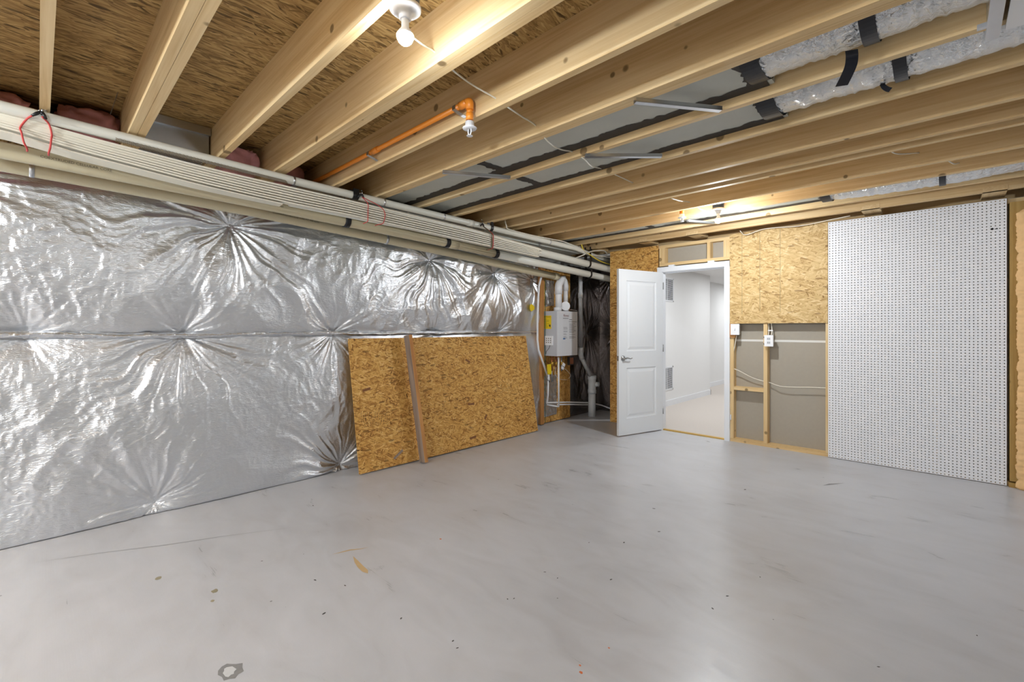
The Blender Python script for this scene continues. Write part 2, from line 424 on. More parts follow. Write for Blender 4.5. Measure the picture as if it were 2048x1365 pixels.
def knee(a, b, c, r=0.05, n=6):
    """points of a rounded bend a-b-c"""
    a, b, c = Vector(a), Vector(b), Vector(c)
    p, q = b + (a - b).normalized() * r, b + (c - b).normalized() * r
    return [p * (1 - s) ** 2 + b * 2 * s * (1 - s) + q * s * s for s in [i / n for i in range(n + 1)]]
def smooth_path(pts, n=8):
    """Catmull-Rom through points"""
    P = [Vector(p) for p in pts]; P = [P[0] * 2 - P[1]] + P + [P[-1] * 2 - P[-2]]; out = []
    for i in range(1, len(P) - 2):
        for k in range(n):
            s = k / n
            out.append(0.5 * ((2 * P[i]) + (P[i + 1] - P[i - 1]) * s + (2 * P[i - 1] - 5 * P[i] + 4 * P[i + 1] - P[i + 2]) * s * s + (3 * P[i] - P[i - 1] - 3 * P[i + 1] + P[i + 2]) * s ** 3))
    out.append(P[-2]); return out

# ================================================================== SETTING
XL, XR, YB, YF = -4.15, 0.50, 5.66, -2.6          # room: foundation wall, right wall, back partition, wall behind the camera
ZJ, ZS = 2.42, 2.655                              # underside of joists, underside of subfloor

floor = MB().box((XL - 0.2, YF - 0.2, -0.15), (XR + 0.3, 5.62, 0)).box((XL - 0.2, 5.62, -0.15), (-3.43, 6.6, 0)).build('floor', M['floor'])
tag(floor, 'grey smooth concrete basement floor with scuffs and stains', kind='structure')
MB().box((-3.43, 5.62, -0.1), (1.2, 9.2, 0.004)).box((-4.6, 9.2, -0.1), (1.2, 13.0, 0.004)).build('floor', M['carpet'])['kind'] = 'structure'

# stains of the slab
def blob(u, v, ru, rv, mat, name='stain', rot=0, n=14, z=0.0006, seed=0):
    c = onz(u, v, 0); rnd = random.Random(seed + int(u)); pts = []
    for i in range(n):
        a = 2 * PI * i / n; k = 0.8 + 0.4 * rnd.random()
        x, y = ru * k * math.cos(a), rv * k * math.sin(a)
        pts.append((c.x + x * math.cos(rot) - y * math.sin(rot), c.y + x * math.sin(rot) + y * math.cos(rot), z))
    return MB().poly(pts).build(name, mat, floor)
def streak(uv, w, mat, name='stain', z=0.0007):
    pts = [onz(u, v, 0) + Vector((0, 0, z)) for u, v in uv]
    d = (pts[-1] - pts[0]).normalized(); s = Vector((-d.y, d.x, 0)) * w
    m = MB()
    L = [p + s * (0.4 + 0.6 * random.random()) for p in pts]; R = [p - s * (0.4 + 0.6 * random.random()) for p in pts]
    m.poly([pts[0]] + L[1:-1] + [pts[-1]] + R[1:-1][::-1])
    return m.build(name, mat, floor)
streak([(664, 1110), (680, 1106), (700, 1101), (720, 1099), (738, 1095)], 0.010, M['rust'])
streak([(706, 1113), (714, 1124), (722, 1134), (730, 1143), (736, 1148)], 0.018, M['rust'])
streak([(62, 1127), (200, 1107), (330, 1091), (450, 1073), (606, 1053)], 0.006, M['grey_smear'])
blob(317, 1157, 0.018, 0.014, M['tan_stain']); blob(430, 1183, 0.020, 0.014, M['tan_stain']); blob(425, 1203, 0.012, 0.008, M['tan_stain'])
blob(462, 1343, 0.052, 0.038, M['dark_stain'], z=0.0005); blob(458, 1344, 0.030, 0.020, M['pale_patch'], z=0.0009)
blob(1162, 1346, 0.008, 0.006, M['red_dot']); blob(1160, 1332, 0.005, 0.004, M['red_dot']); blob(1218, 1297, 0.005, 0.004, M['red_dot']); blob(881, 1079, 0.009, 0.006, M['red_dot'])
for u, v, r in ((648, 1228, .010), (915, 1297, .006), (906, 1283, .007), (630, 1161, .010), (690, 1172, .008), (1090, 1145, .007), (1115, 1157, .006), (1222, 1160, .009), (1318, 1064, .010), (1248, 1086, .009), (1178, 1086, .006), (1455, 1193, .008), (1425, 1218, .008), (1520, 1155, .006), (1757, 1335, .006), (1954, 1272, .005), (1028, 1198, .006), (1015, 1199, .006), (802, 1238, .008), (524, 1123, .007), (626, 1012, .010), (1308, 1018, .012), (1490, 980, .012)):
    blob(u, v, r, r * 0.5, M['speck'], 'speck', rot=random.random() * 3, n=7)
streak([(1645, 972), (1660, 969), (1690, 967)], 0.02, M['dark_stain'])

# foundation walls
wl = MB()
wl.box((XL - 0.2, YF, 0), (XL, 6.5, ZJ))
wl.build('wall_left', M['concrete'])['kind'] = 'structure'
MB().box((XR, YF, 0), (XR + 0.2, 5.9, ZJ)).build('wall_right', M['concrete'])['kind'] = 'structure'
MB().box((XL - 0.2, YF - 0.2, 0), (XR + 0.2, YF, ZS)).build('wall_front', M['paint'])['kind'] = 'structure'
MB().box((XL - 0.2, 6.32, 0), (-3.43, 6.5, ZS)).build('wall_alcove', M['concrete'])['kind'] = 'structure'
MB().box((XL - 0.2, YF, ZJ), (XL, 7.0, ZS)).box((XL, 6.9, 2.36), (1.0, 7.0, ZS)).box((XR + 0.2, YF, ZJ - 0.02), (XR + 0.32, 7.0, ZS)).build('wall_rim', M['subfloor'])['kind'] = 'structure'  # the far box is added to stop world light leaking over the hall

# ---- ceiling: subfloor sheets and joists
ceiling = empty('ceiling', (-1.8, 1.5, ZJ), 'open ceiling of pine joists under strand board subfloor', kind='structure')
def panel(name, w, h, t, mat, Mw, parent=None):
    """sheet in its own XY plane, thickness along its own -Z"""
    return MB().box((0, 0, -t), (w, h, 0)).build(name, mat, parent, Mw)
def frame(o, x, y, z):
    m = Matrix.Identity(4)
    for i, a in enumerate((x, y, z)):
        a = Vector(a)
        for k in range(3): m[k][i] = a[k]
    for k in range(3): m[k][3] = o[k]
    return m
xs = [XL, -3.42, -2.2, -0.98, 0.24, 0.75]
for i in range(5):
    w = xs[i + 1] - xs[i] - 0.004
    y0s = [YF, 0.32, 2.75, 5.19, 7.0] if i % 2 == 0 else [YF, -0.9, 1.54, 3.97, 7.0]
    for a, b_ in zip(y0s[:-1], y0s[1:]):
        # local x runs along the sheet (world Y), local y along world X, face down
        panel('subfloor_panel', b_ - a - 0.004, w, 0.018, M['subfloor'], frame((xs[i], a, ZS), (0, 1, 0), (1, 0, 0), (0, 0, -1)), ceiling)
def joist(y_far, thick=0.038, x0=XL, x1=0.72, z0=ZJ, name='joist', tilt=0):
    h = ZS - z0
    m = MB().box((-(x1 - x0) / 2, -thick / 2, -h / 2), ((x1 - x0) / 2, thick / 2, h / 2)).bevel(0.005, 2)
    return m.build(name, M['joist'], ceiling, Matrix.Translation(((x0 + x1) / 2, y_far - thick / 2, z0 + h / 2)))
for yf in (-2.36, -1.96, -1.56, -1.16, -0.76, -0.36, 0.045, 0.85, 1.64, 2.46, 2.89, 3.31, 3.60, 3.735, 4.205, 4.575, 5.0, 5.40):
    joist(yf)
for yf in (0.435, 1.24, 2.06):           # doubled joists: two plies with a seam
    joist(yf); joist(yf - 0.0395)
joist(5.86); joist(6.30)
# ladder blocks bridging from the last joist over the partition
for u, v in ((1180, 498), (1262, 478), (1390, 472), (1750, 434), (1985, 398)):
    p = onz(u, v, 2.42)
    MB().box((-0.16, -0.07, -0.019), (0.16, 0.07, 0.019)).bevel(0.003).build('block', M['joist'], ceiling, frame((p.x, 5.52, 2.439), (0, 1, 0), (1, 0, 0), (0, 0, -1)))

# ---- back partition
wb = empty('wall_back', (-1.4, 5.62, 0), 'stud partition with bare grey drywall backs', kind='structure')
Y0, Y1 = 5.572, 5.66
def member(name, lo, hi, axis, mat='stud'):
    """framing lumber; its grain runs along axis ('x' or 'z')"""
    lo, hi = Vector(lo), Vector(hi); c = (lo + hi) / 2; d = hi - lo
    if axis == 'x':
        return MB().box(-d / 2, d / 2).bevel(0.003).build(name, M[mat], wb, Matrix.Translation(c))
    e = Vector((d.z, d.y, d.x))
    return MB().box(-e / 2, e / 2).bevel(0.003).build(name, M[mat], wb, frame(c, (0, 0, 1), (0, 1, 0), (-1, 0, 0)))
for a, b_, x in ((0, 2.40, (-3.43, -2.72)), (2.06, 2.40, (-2.72, -1.83)), (0, 2.40, (-1.83, 0.52))):
    MB().box((x[0], Y1, a), (x[1], Y1 + 0.012, b_)).build('drywall', M['drywall'], wb)
MB().box((-1.83, Y1 - 0.0015, 1.16), (-0.88, Y1 + 0.0002, 1.183)).build('joint_tape', M['tape'], wb)
member('bottom_plate', (-1.83, Y0, 0), (0.36, Y1, 0.038), 'x'); member('bottom_plate', (-3.43, Y0, 0), (-2.72, Y1, 0.038), 'x')
member('top_plate', (-3.43, Y0 + 0.01, 2.345), (0.48, Y1, 2.383), 'x')
for x0, x1, z0, z1 in ((-1.829, -1.791, .038, 2.345), (-1.479, -1.441, .038, 2.345), (-0.905, -0.867, .038, 2.345), (-0.5, -0.462, .038, 2.345), (-0.1, -0.062, .038, 2.345),
                       (-3.43, -3.392, .038, 2.345), (-3.0, -2.962, .038, 2.345), (-2.76, -2.722, .038, 2.345),
                       (-2.70, -2.662, 2.15, 2.345), (-2.662, -2.624, 2.15, 2.345), (-2.094, -2.056, 2.15, 2.345), (-1.905, -1.867, 2.15, 2.345), (-1.866, -1.832, 2.15, 2.345)):
    member('stud', (x0, Y0, z0), (x1, Y1, z1), 'z')
member('header_plate', (-2.70, Y0, 2.112), (-1.832, Y1, 2.15), 'x')
member('fire_block', (-1.79, Y0, 0.60), (-1.48, Y1, 0.638), 'x')
member('corner_post', (0.365, Y0 - 0.03, 0.05), (0.46, Y1, 2.345), 'z', 'treated')
member('sill_piece', (0.36, Y0 - 0.04, 0), (0.46, Y1, 0.038), 'x', 'treated')
member('mounting_block', (-1.83, Y0 - 0.02, 1.205), (-1.77, Y0 + 0.02, 1.362), 'z', 'orange_wood')

# ---- door frame
tr = empty('trim_1', (-2.25, 5.56, 0), 'white painted door frame with mitred casing', kind='structure')
CY0, CY1 = 5.548, 5.572
def casing(name, pts, along):
    m = MB(); m.box(*pts); m.bevel(0.005, 2); return m.build(name, M['trim'], tr)
casing('side_casing', ((-1.888, CY0, 0), (-1.829, CY1, 2.095)), 'z')
casing('side_casing', ((-2.718, CY0, 0), (-2.661, CY1, 2.095)), 'z')
casing('head_casing', ((-2.718, CY0 - 0.002, 2.036), (-1.829, CY1, 2.096)), 'x')
for lo, hi in (((-2.676, CY0 + .01, 0), (-2.657, 5.665, 2.05)), ((-1.888, CY0 + .01, 0), (-1.869, 5.68, 2.05)), ((-2.676, CY0 + .01, 2.03), (-1.869, 5.68, 2.05))):
    MB().box(lo, hi).build('jamb', M['trim'], tr)
MB().box((-2.626, 5.60, 2.018), (-1.888, 5.63, 2.03)).box((-1.9, 5.60, 0), (-1.888, 5.63, 2.03)).build('door_stop', M['trim'], tr)
for x in (-2.57, -2.08):
    MB().box((x, CY0 + 0.004, 2.09), (x + 0.075, CY1 + 0.03, 2.118)).bevel(0.002).build('shim', M['trim'], tr)
MB().box((-1.826, 5.556, 0.25), (-1.815, 5.575, 0.31)).build('shim', M['trim'], tr)
MB().box((-2.66, 5.585, 0.0), (-1.885, 5.64, 0.012)).bevel(0.003).build('threshold_strip', M['brass'], tr)

# ---- door leaf: two raised-and-fielded panels, opened into the room
dr = empty('door_1', (-2.632, 5.575, 0), 'white two panel door standing open', kind='structure')
DW, DH, DT = 0.758, 2.018, 0.035
dd = Vector((-0.213, -0.730, 0)).normalized()
Md = frame((-2.650, 5.572, 0.012), dd, (-dd.y, dd.x, 0), (0, 0, 1))
def door_leaf():
    bm = bmesh.new()
    holes = [(0.125, 0.20, DW - 0.125, 0.815), (0.125, 1.02, DW - 0.125, 1.885)]
    xsd = [0, 0.125, DW - 0.125, DW]; zs = [0, 0.20, 0.815, 1.02, 1.885, DH]
    for y, flip in ((0, 1), (-DT, -1)):
        for i in range(3):
            for j in range(5):
                if i == 1 and j in (1, 3):
                    x0, z0, x1, z1 = xsd[1], zs[j], xsd[2], zs[j + 1]
                    prof = [(0, 0), (0.008, -0.009), (0.022, -0.011), (0.050, -0.003), (0.056, -0.002)]
                    rings = [[bm.verts.new((a, y + flip * d, c)) for a, c in ((x0 + o, z0 + o), (x1 - o, z0 + o), (x1 - o, z1 - o), (x0 + o, z1 - o))] for o, d in prof]
                    for q in range(len(prof) - 1):
                        for k in range(4): bm.faces.new((rings[q][k], rings[q][(k + 1) % 4], rings[q + 1][(k + 1) % 4], rings[q + 1][k]))
                    bm.faces.new(rings[-1])
                else:
                    bm.faces.new([bm.verts.new(p) for p in ((xsd[i], y, zs[j]), (xsd[i + 1], y, zs[j]), (xsd[i + 1], y, zs[j + 1]), (xsd[i], y, zs[j + 1]))])
    for a, b_ in (((0, 0), (0, DH)), ((DW, 0), (DW, DH)), ((0, 0), (DW, 0)), ((0, DH), (DW, DH))):
        bm.faces.new([bm.verts.new(p) for p in ((a[0], 0, a[1]), (b_[0], 0, b_[1]), (b_[0], -DT, b_[1]), (a[0], -DT, a[1]))])
    bmesh.ops.remove_doubles(bm, verts=bm.verts, dist=0.0004)
    m = MB(); m.bm.free(); m.bm = bm
    return m.build('leaf', M['door'], dr, Md)
door_leaf()
for sgn, y in ((1, 0.0), (-1, -DT)):
    hx, hz = DW - 0.066, 0.935
    h = MB().lathe([(0, 0.033), (0.006, 0.033), (0.010, 0.026), (0.014, 0.013), (0.038, 0.011), (0.046, 0.010)], (hx, y, hz), (0, sgn, 0))
    yy = y + sgn * 0.044
    h.tube(smooth_path([(hx + 0.004, yy, hz), (hx - 0.03, yy, hz + 0.006), (hx - 0.06, yy, hz + 0.001), (hx - 0.085, yy, hz - 0.004), (hx - 0.112, yy, hz + 0.004)], 4),
           [0.010, 0.010, 0.010, 0.0095, 0.009, 0.0085, 0.008, 0.0075, 0.007, 0.0068, 0.0066, 0.0064, 0.0064, 0.0064, 0.0066, 0.0068, 0.006], 10)
    h.build('handle', M['nickel'], dr, Md)
MB().box((DW, -0.029, 0.905), (DW + 0.0015, -0.006, 0.965)).lathe([(0, 0.008), (0.011, 0.007)], (DW, -0.0175, 0.935), (1, 0, 0), 10).build('latch_plate', M['nickel'], dr, Md)
for z in (0.2, 1.0, 1.8):
    MB().tube([(0.0, 0.004, z), (0.0, 0.004, z + 0.09)], 0.006, 10).build('hinge', M['nickel'], dr, Md)

# ---- hall beyond the door
MB().box((-3.475, 5.80, 0), (-3.47, 6.33, 2.40)).build('wall_alcove_side', M['treated'])['kind'] = 'structure'
MB().box((-3.47, 5.80, 0), (-3.42, 9.25, 2.42)).box((-4.7, 9.15, 0), (-3.45, 9.25, 2.42)).build('wall_hall_left', M['paint'])['kind'] = 'structure'
MB().box((-3.96, 9.25, 0), (-3.86, 13.0, 2.42)).build('wall_hall_recess', M['paint'])['kind'] = 'structure'
MB().box((-4.4, 12.5, 0), (1.2, 12.6, 2.42)).build('wall_hall_end', M['paint'])['kind'] = 'structure'
MB().box((0.6, 5.70, 0), (0.7, 12.6, 2.42)).build('wall_hall_right', M['paint'])['kind'] = 'structure'
MB().box((-4.4, 5.673, 2.36), (0.7, 12.6, 2.385)).build('ceiling_hall', M['paint'])['kind'] = 'structure'
MB().box((-3.42, 5.80, 0.004), (-3.406, 9.264, 0.10)).box((-3.86, 9.25, 0.004), (-3.406, 9.264, 0.10)).bevel(0.004).build('baseboard_hall', M['trim'])['kind'] = 'structure'
MB().box((-3.86, 9.27, 0.004), (-3.846, 12.5, 0.10)).bevel(0.004).build('baseboard_recess', M['trim'])['kind'] = 'structure'

def grille(z0, z1, y0, y1, label):
    g = empty('return_grille', (-3.42, (y0 + y1) / 2, z0), label, 'vent', 'hall return grilles')
    x = -3.4195
    f = MB(); w = 0.022
    f.box((x, y0, z0), (x + 0.008, y0 + w, z1)).box((x, y1 - w, z0), (x + 0.008, y1, z1)).box((x, y0, z0), (x + 0.008, y1, z0 + w)).box((x, y0, z1 - w), (x + 0.008, y1, z1))
    ym = (y0 + y1) / 2
    f.box((x, ym - 0.006, z0), (x + 0.007, ym + 0.006, z1)); f.build('frame', M['trim'], g)
    s = MB(); n = int((z1 - z0 - 2 * w) / 0.017)
    for i in range(n):
        z = z0 + w + (i + 0.5) * (z1 - z0 - 2 * w) / n
        s.box((x + 0.001, y0 + w, z - 0.0035), (x + 0.006, y1 - w, z + 0.0035))
    o = s.build('louvres', M['trim'], g); o['kind'] = 'stuff'
    MB().box((x - 0.0, y0 + 0.01, z0 + 0.01), (x + 0.0008, y1 - 0.01, z1 - 0.01)).build('backing', M['void'], g)
grille(1.77, 2.17, 7.10, 7.58, 'white louvred return grille high on the hall wall beyond the door')
grille(0.27, 0.67, 7.10, 7.56, 'white louvred return grille low on the hall wall above the baseboard')

# ================================================================== FOIL BLANKET on the left wall
XF = -4.10
def foil_height(Y, Z, pins, zlo, zhi, seed, pillow=0.075, crumple=1.45):
    s = np.clip((Z - zlo) / (zhi - zlo), 0, 1)
    h = 0.045 + pillow * np.power(np.clip(4 * s * (1 - s), 0, 1), 0.5) * (0.65 + 0.6 * vn(Y * 0.9, Z * 0.7, seed))
    h = h + min(0.03, 0.02 * crumple) * (vn(Y * 1.9, Z * 1.3, seed + 1) - 0.5) * np.clip(6 * s * (1 - s) + .2, 0, 1)
    wsum = np.zeros_like(Y)
    for k, (py, pz, A, reach, updown) in enumerate(pins):
        dy, dz = Y - py, (Z - pz) * updown
        r = np.hypot(dy, dz); th = np.arctan2(dy, dz)
        pull = np.exp(-np.power(r / 0.16, 1.2)); h = h * (1 - 0.8 * pull)
        tw = th + 0.22 * (vn(r * 5, th * 1.5, seed + k + 20) - 0.5)
        fold = 0.62 * ridge(vn(tw * 3.1 + 40, r * 0.5 + k * 3, seed + k)) + 0.36 * ridge(vn(tw * 6.7 + 40, r * 1.0, seed + k + 5)) + 0.2 * ridge(vn(tw * 13 + 90, r * 2, seed + k + 9))
        amp = A * (r / (r + 0.07)) * np.exp(-np.power(r / reach, 1.5))
        h = h + amp * (fold - 0.55)
        wsum = np.maximum(wsum, np.exp(-np.power(r / reach, 2)))
    # crumples: creases of several sizes, thinning where the folds dominate
    m1 = np.clip(vn(Y * 1.3, Z * 1.3, seed + 40) * 1.9 - 0.35, 0, 1)
    m2 = np.clip(vn(Y * 1.1, Z * 1.5, seed + 41) * 2.0 - 0.55, 0, 1)
    wy, wz = Y + 0.10 * vn(Y * 4, Z * 4, seed + 50), Z + 0.10 * vn(Y * 4, Z * 4, seed + 51)
    c = 0.020 * ridge(vn(wy * 3.2 + wz * 1.2, wz * 1.9 - wy * 0.6, seed + 60))
    c = c + 0.011 * ridge(vn(wy * 7 - wz * 3, wz * 4 + wy * 2, seed + 61)) * m1
    c = c + 0.006 * ridge(vn(wy * 15 + wz * 4, wz * 10 - wy * 5, seed + 62)) * m2
    c = c + 0.003 * ridge(vn(wy * 34, wz * 26, seed + 63)) * np.maximum(m1, m2)
    edge = np.clip(s * 9, 0, 1) * np.clip((1 - s) * 9, 0, 1)
    h = h + crumple * (c - 0.018) * (0.35 + 0.65 * edge) * (1 - 0.35 * wsum)
    return np.clip(h, 0.006, 0.3)

blanket = empty('foil_insulation_blanket', (XF, 1.5, 0), 'silver foil faced insulation blanket quilted over the long left wall', 'insulation')
TOPZ = 2.27
top_pins = [(-1.9, 2.12, .05, .42, -1), (-0.45, 2.17, .055, .45, -1), (1.04, 2.11, .090, .60, -1), (2.94, 2.05, .095, .58, -1), (3.92, 1.99, .095, .55, -1), (4.62, 1.97, .07, .42, -1)]
seam_up = [(-0.05, 1.262, .03, .22, 1), (0.74, 1.262, .035, .30, 1), (1.87, 1.262, .05, .34, 1), (3.0, 1.262, .03, .22, 1), (4.0, 1.262, .03, .22, 1)]
seam_dn = [(-0.05, 1.258, .03, .25, -1), (0.74, 1.258, .075, .55, -1), (1.87, 1.258, .05, .36, -1), (3.0, 1.258, .04, .3, -1), (4.0, 1.258, .04, .3, -1)]
bot_pins = [(-0.9, 0.06, .05, .4, 1), (0.575, 0.075, .055, .42, 1), (1.93, 0.05, .075, .50, 1), (3.2, 0.05, .06, .4, 1), (4.3, 0.05, .06, .4, 1)]
Ya = np.arange(-2.55, 4.735, 0.0075)
def sheet(zlo, zhi, pins, seed, pillow, name):
    Za = np.arange(zlo, zhi + 0.001, 0.0075)
    Y, Z = np.meshgrid(Ya, Za, indexing='ij')
    H = foil_height(Y, Z, pins, zlo, zhi, seed, pillow, 1.4 if seed == 5 else 1.15)
    if seed == 11:   # the sheet's foot kicks out over the slab between its pins
        H = H + 0.035 * np.exp(-Z / 0.12) * (0.4 + 0.8 * vn(Y * 0.9, Z * 0, 77))
    Hs = H
    # slack of the blanket's raw right end
    yy = Y + 0.03 * (vn(Z * 6, Y * 0, 31) - 0.5) * np.clip((Y - 4.4) / 0.3, 0, 1)
    V = np.stack([XF + Hs, yy, Z], -1).reshape(-1, 3)
    o = big_mesh(name, V, grid_faces(len(Ya), len(Za)), M['foil'], blanket)
    return o
sheet(1.262, TOPZ, top_pins + seam_up, 5, 0.085, 'foil_sheet')
sheet(0.004, 1.258, bot_pins + seam_dn, 11, 0.060, 'foil_sheet')
# ruffled lap tape along the seam
ys = np.arange(-2.5, 4.7, 0.012)
vv = np.linspace(-1, 1, 7)
Yt, Vt = np.meshgrid(ys, vv, indexing='ij')
Xt = XF + 0.060 + 0.022 * (1 - Vt ** 2) + 0.014 * ridge(vn(Yt * 9, Vt * 1.3, 91)) - 0.006 * ridge(vn(Yt * 31, Vt * 2, 92))
Zt = 1.262 + 0.016 * Vt + 0.016 * (vn(Yt * 2.2, Yt * 0, 93) - 0.5) + 0.008 * vn(Yt * 22, Vt, 94) * Vt
big_mesh('seam_tape', np.stack([Xt, Yt, Zt], -1).reshape(-1, 3), grid_faces(len(ys), 7), M['foil_small'], blanket)
for (py, pz, *_r) in top_pins + [(a[0], 1.26, 0) for a in seam_dn] + bot_pins:
    MB().lathe([(0, 0.020), (0.003, 0.019), (0.004, 0.006), (0.006, 0.004)], (XF + 0.035, py, pz), (1, 0, 0), 14).build('fastener_pin', M['zinc'], blanket)
MB().poly([(XF + 0.125, 4.53 + 0.05 * math.cos(a), 1.585 + 0.045 * math.sin(a) * (1 + .2 * math.cos(3 * a))) for a in [i * PI / 8 for i in range(16)]]).build('yellow_mark', M['yellow'], blanket)

# second blanket in the alcove behind the heater
b2 = empty('foil_insulation_blanket', (XF, 5.9, 0), 'glossy foil insulation, dim reflections put into its colour, lining the corner behind the drain stack', 'insulation')
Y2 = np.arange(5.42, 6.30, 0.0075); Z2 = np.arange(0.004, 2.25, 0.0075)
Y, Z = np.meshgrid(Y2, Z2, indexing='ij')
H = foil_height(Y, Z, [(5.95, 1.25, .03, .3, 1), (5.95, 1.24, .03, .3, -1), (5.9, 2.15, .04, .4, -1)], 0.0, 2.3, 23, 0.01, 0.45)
big_mesh('foil_sheet', np.stack([XF + H, Y, Z], -1).reshape(-1, 3), grid_faces(len(Y2), len(Z2)), M['foil_shaded'], b2)
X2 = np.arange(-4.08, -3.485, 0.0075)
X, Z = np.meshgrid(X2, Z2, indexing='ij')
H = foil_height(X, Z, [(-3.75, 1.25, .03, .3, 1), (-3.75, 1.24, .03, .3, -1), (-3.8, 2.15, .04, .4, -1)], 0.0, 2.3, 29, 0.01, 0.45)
big_mesh('foil_sheet', np.stack([X, 6.31 - H, Z], -1).reshape(-1, 3), grid_faces(len(X2), len(Z2))[:, ::-1], M['foil_shaded'], b2)

# right wall: foil blanket seen only as a sliver behind the foam bead
b3 = empty('foil_insulation_blanket', (0.49, 4.5, 0), 'silver foil insulation blanket at the right edge beside the foam bead', 'insulation')
Y3 = np.arange(2.6, 5.53, 0.012); Z3 = np.arange(0.004, 2.36, 0.012)
Y, Z = np.meshgrid(Y3, Z3, indexing='ij')
H = foil_height(Y, Z, [(5.0, 1.3, .07, .4, 1), (5.0, 1.29, .07, .4, -1), (4.9, 2.2, .08, .5, -1)], 0.0, 2.4, 37, 0.012)
big_mesh('foil_sheet', np.stack([0.50 - np.clip(H * 0.6, 0.004, 0.055), Y, Z], -1).reshape(-1, 3), grid_faces(len(Y3), len(Z3))[:, ::-1], M['foil'], b3)

# ================================================================== PANELS
# leaning strand board sheet and the stud in front of it
ang = math.asin(0.21 / 1.22)
Mp = frame((-3.765, 1.975, 0.012), (0, 1, 0), (-math.sin(ang), 0, math.cos(ang)), (math.cos(ang), 0, math.sin(ang)))
lean = empty('strand_board_sheet', (-3.77, 3.2, 0), 'full strand board sheet leaning on the foil wall behind a stud', 'board')
panel('sheet', 2.43, 1.22, 0.012, M['osb'], Mp, lean)
for i, (x0, y0, nx, ny, vert) in enumerate(((0.06, 0.40, 15, 6, 0), (0.57, 0.44, 6, 4, 1), (0.98, 0.40, 3, 6, 1), (1.18, 0.46, 9, 4, 0), (1.62, 0.43, 3, 6, 1), (1.75, 0.50, 16, 6, 0))):
    m = MB()
    for a in range(nx):
        for c in range(ny):
            if random.random() < 0.2: continue
            u, v = x0 + a * 0.020, y0 + c * 0.024
            w, h = (0.0035, 0.017) if random.random() < .6 or vert else (0.010, 0.0035)
            m.box((u, v, 0.0002), (u + w, v + h, 0.0007), M4=Mp)
    o = m.build('grade_stamp', M['ink_brown'], lean); o['kind'] = 'stuff'
for x, y, L, a in ((0.36, 0.055, 0.12, .55), (1.36, 0.95, 0.07, -.5), (1.33, 0.45, 0.09, -.05), (1.30, 0.08, 0.095, .08), (1.56, 0.26, 0.06, .9), (0.1, 0.72, 0.08, .2)):
    R = Mp @ Matrix.Translation((x, y, 0.0004)) @ Matrix.Rotation(a, 4, 'Z')
    MB().box((0, 0, 0), (L, 0.024, 0.0008), M4=R).build('dark_strand', M['weathered'] if x == 0.36 else plain('dark_strand', lin(140, 92, 52), 0.7, noise=.4), lean)

st_b, st_t = Vector((-3.712, 2.60, 0.003)), Vector((-3.905, 2.545, 1.235))
ax = (st_t - st_b).normalized(); yy = Vector((0, 1, 0)); yy = (yy - ax * yy.dot(ax)).normalized(); xx = ax.cross(yy)
Ms = frame(st_b, ax, yy, xx)
stud = MB().box((0, -0.019, -0.078), ((st_t - st_b).length, 0.019, 0.011)).bevel(0.003)
so = stud.build('leaning_stud', [M['orange_wood'], M['weathered']], None, Ms)
for p in so.data.polygons:
    if p.normal.y < -0.7: p.material_index = 1
tag(so, 'single weathered two by four leaning upright across the strand board sheet', 'lumber')

# strand board screwed to the partition
def wall_sheet(x0, x1, z0, z1, label, mat, lines=()):
    e = empty('strand_board_sheet', ((x0 + x1) / 2, 5.57, z0), label, 'board')
    # strands run along the sheet's length; local x up or along
    panel('sheet', x1 - x0, z1 - z0, 0.011, mat, frame((x0, 5.5605, z0), (1, 0, 0), (0, 0, 1), (0, -1, 0)), e)
    for x, za, zb in lines:
        MB().box((x, 5.5598, za), (x + 0.004, 5.5612, zb)).build('guide_line', M['chalk'], e)
wall_sheet(-1.832, -0.884, 1.365, 2.40, 'strand board panel on the back wall between doorway and pegboard', M['osb_wall'], ((-1.70, 1.47, 2.38), (-1.515, 1.5, 2.38), (-1.315, 1.49, 2.385)))
wall_sheet(-3.425, -2.712, 0.005, 2.385, 'tall strand board panel on the back wall behind the open door', M['osb'])

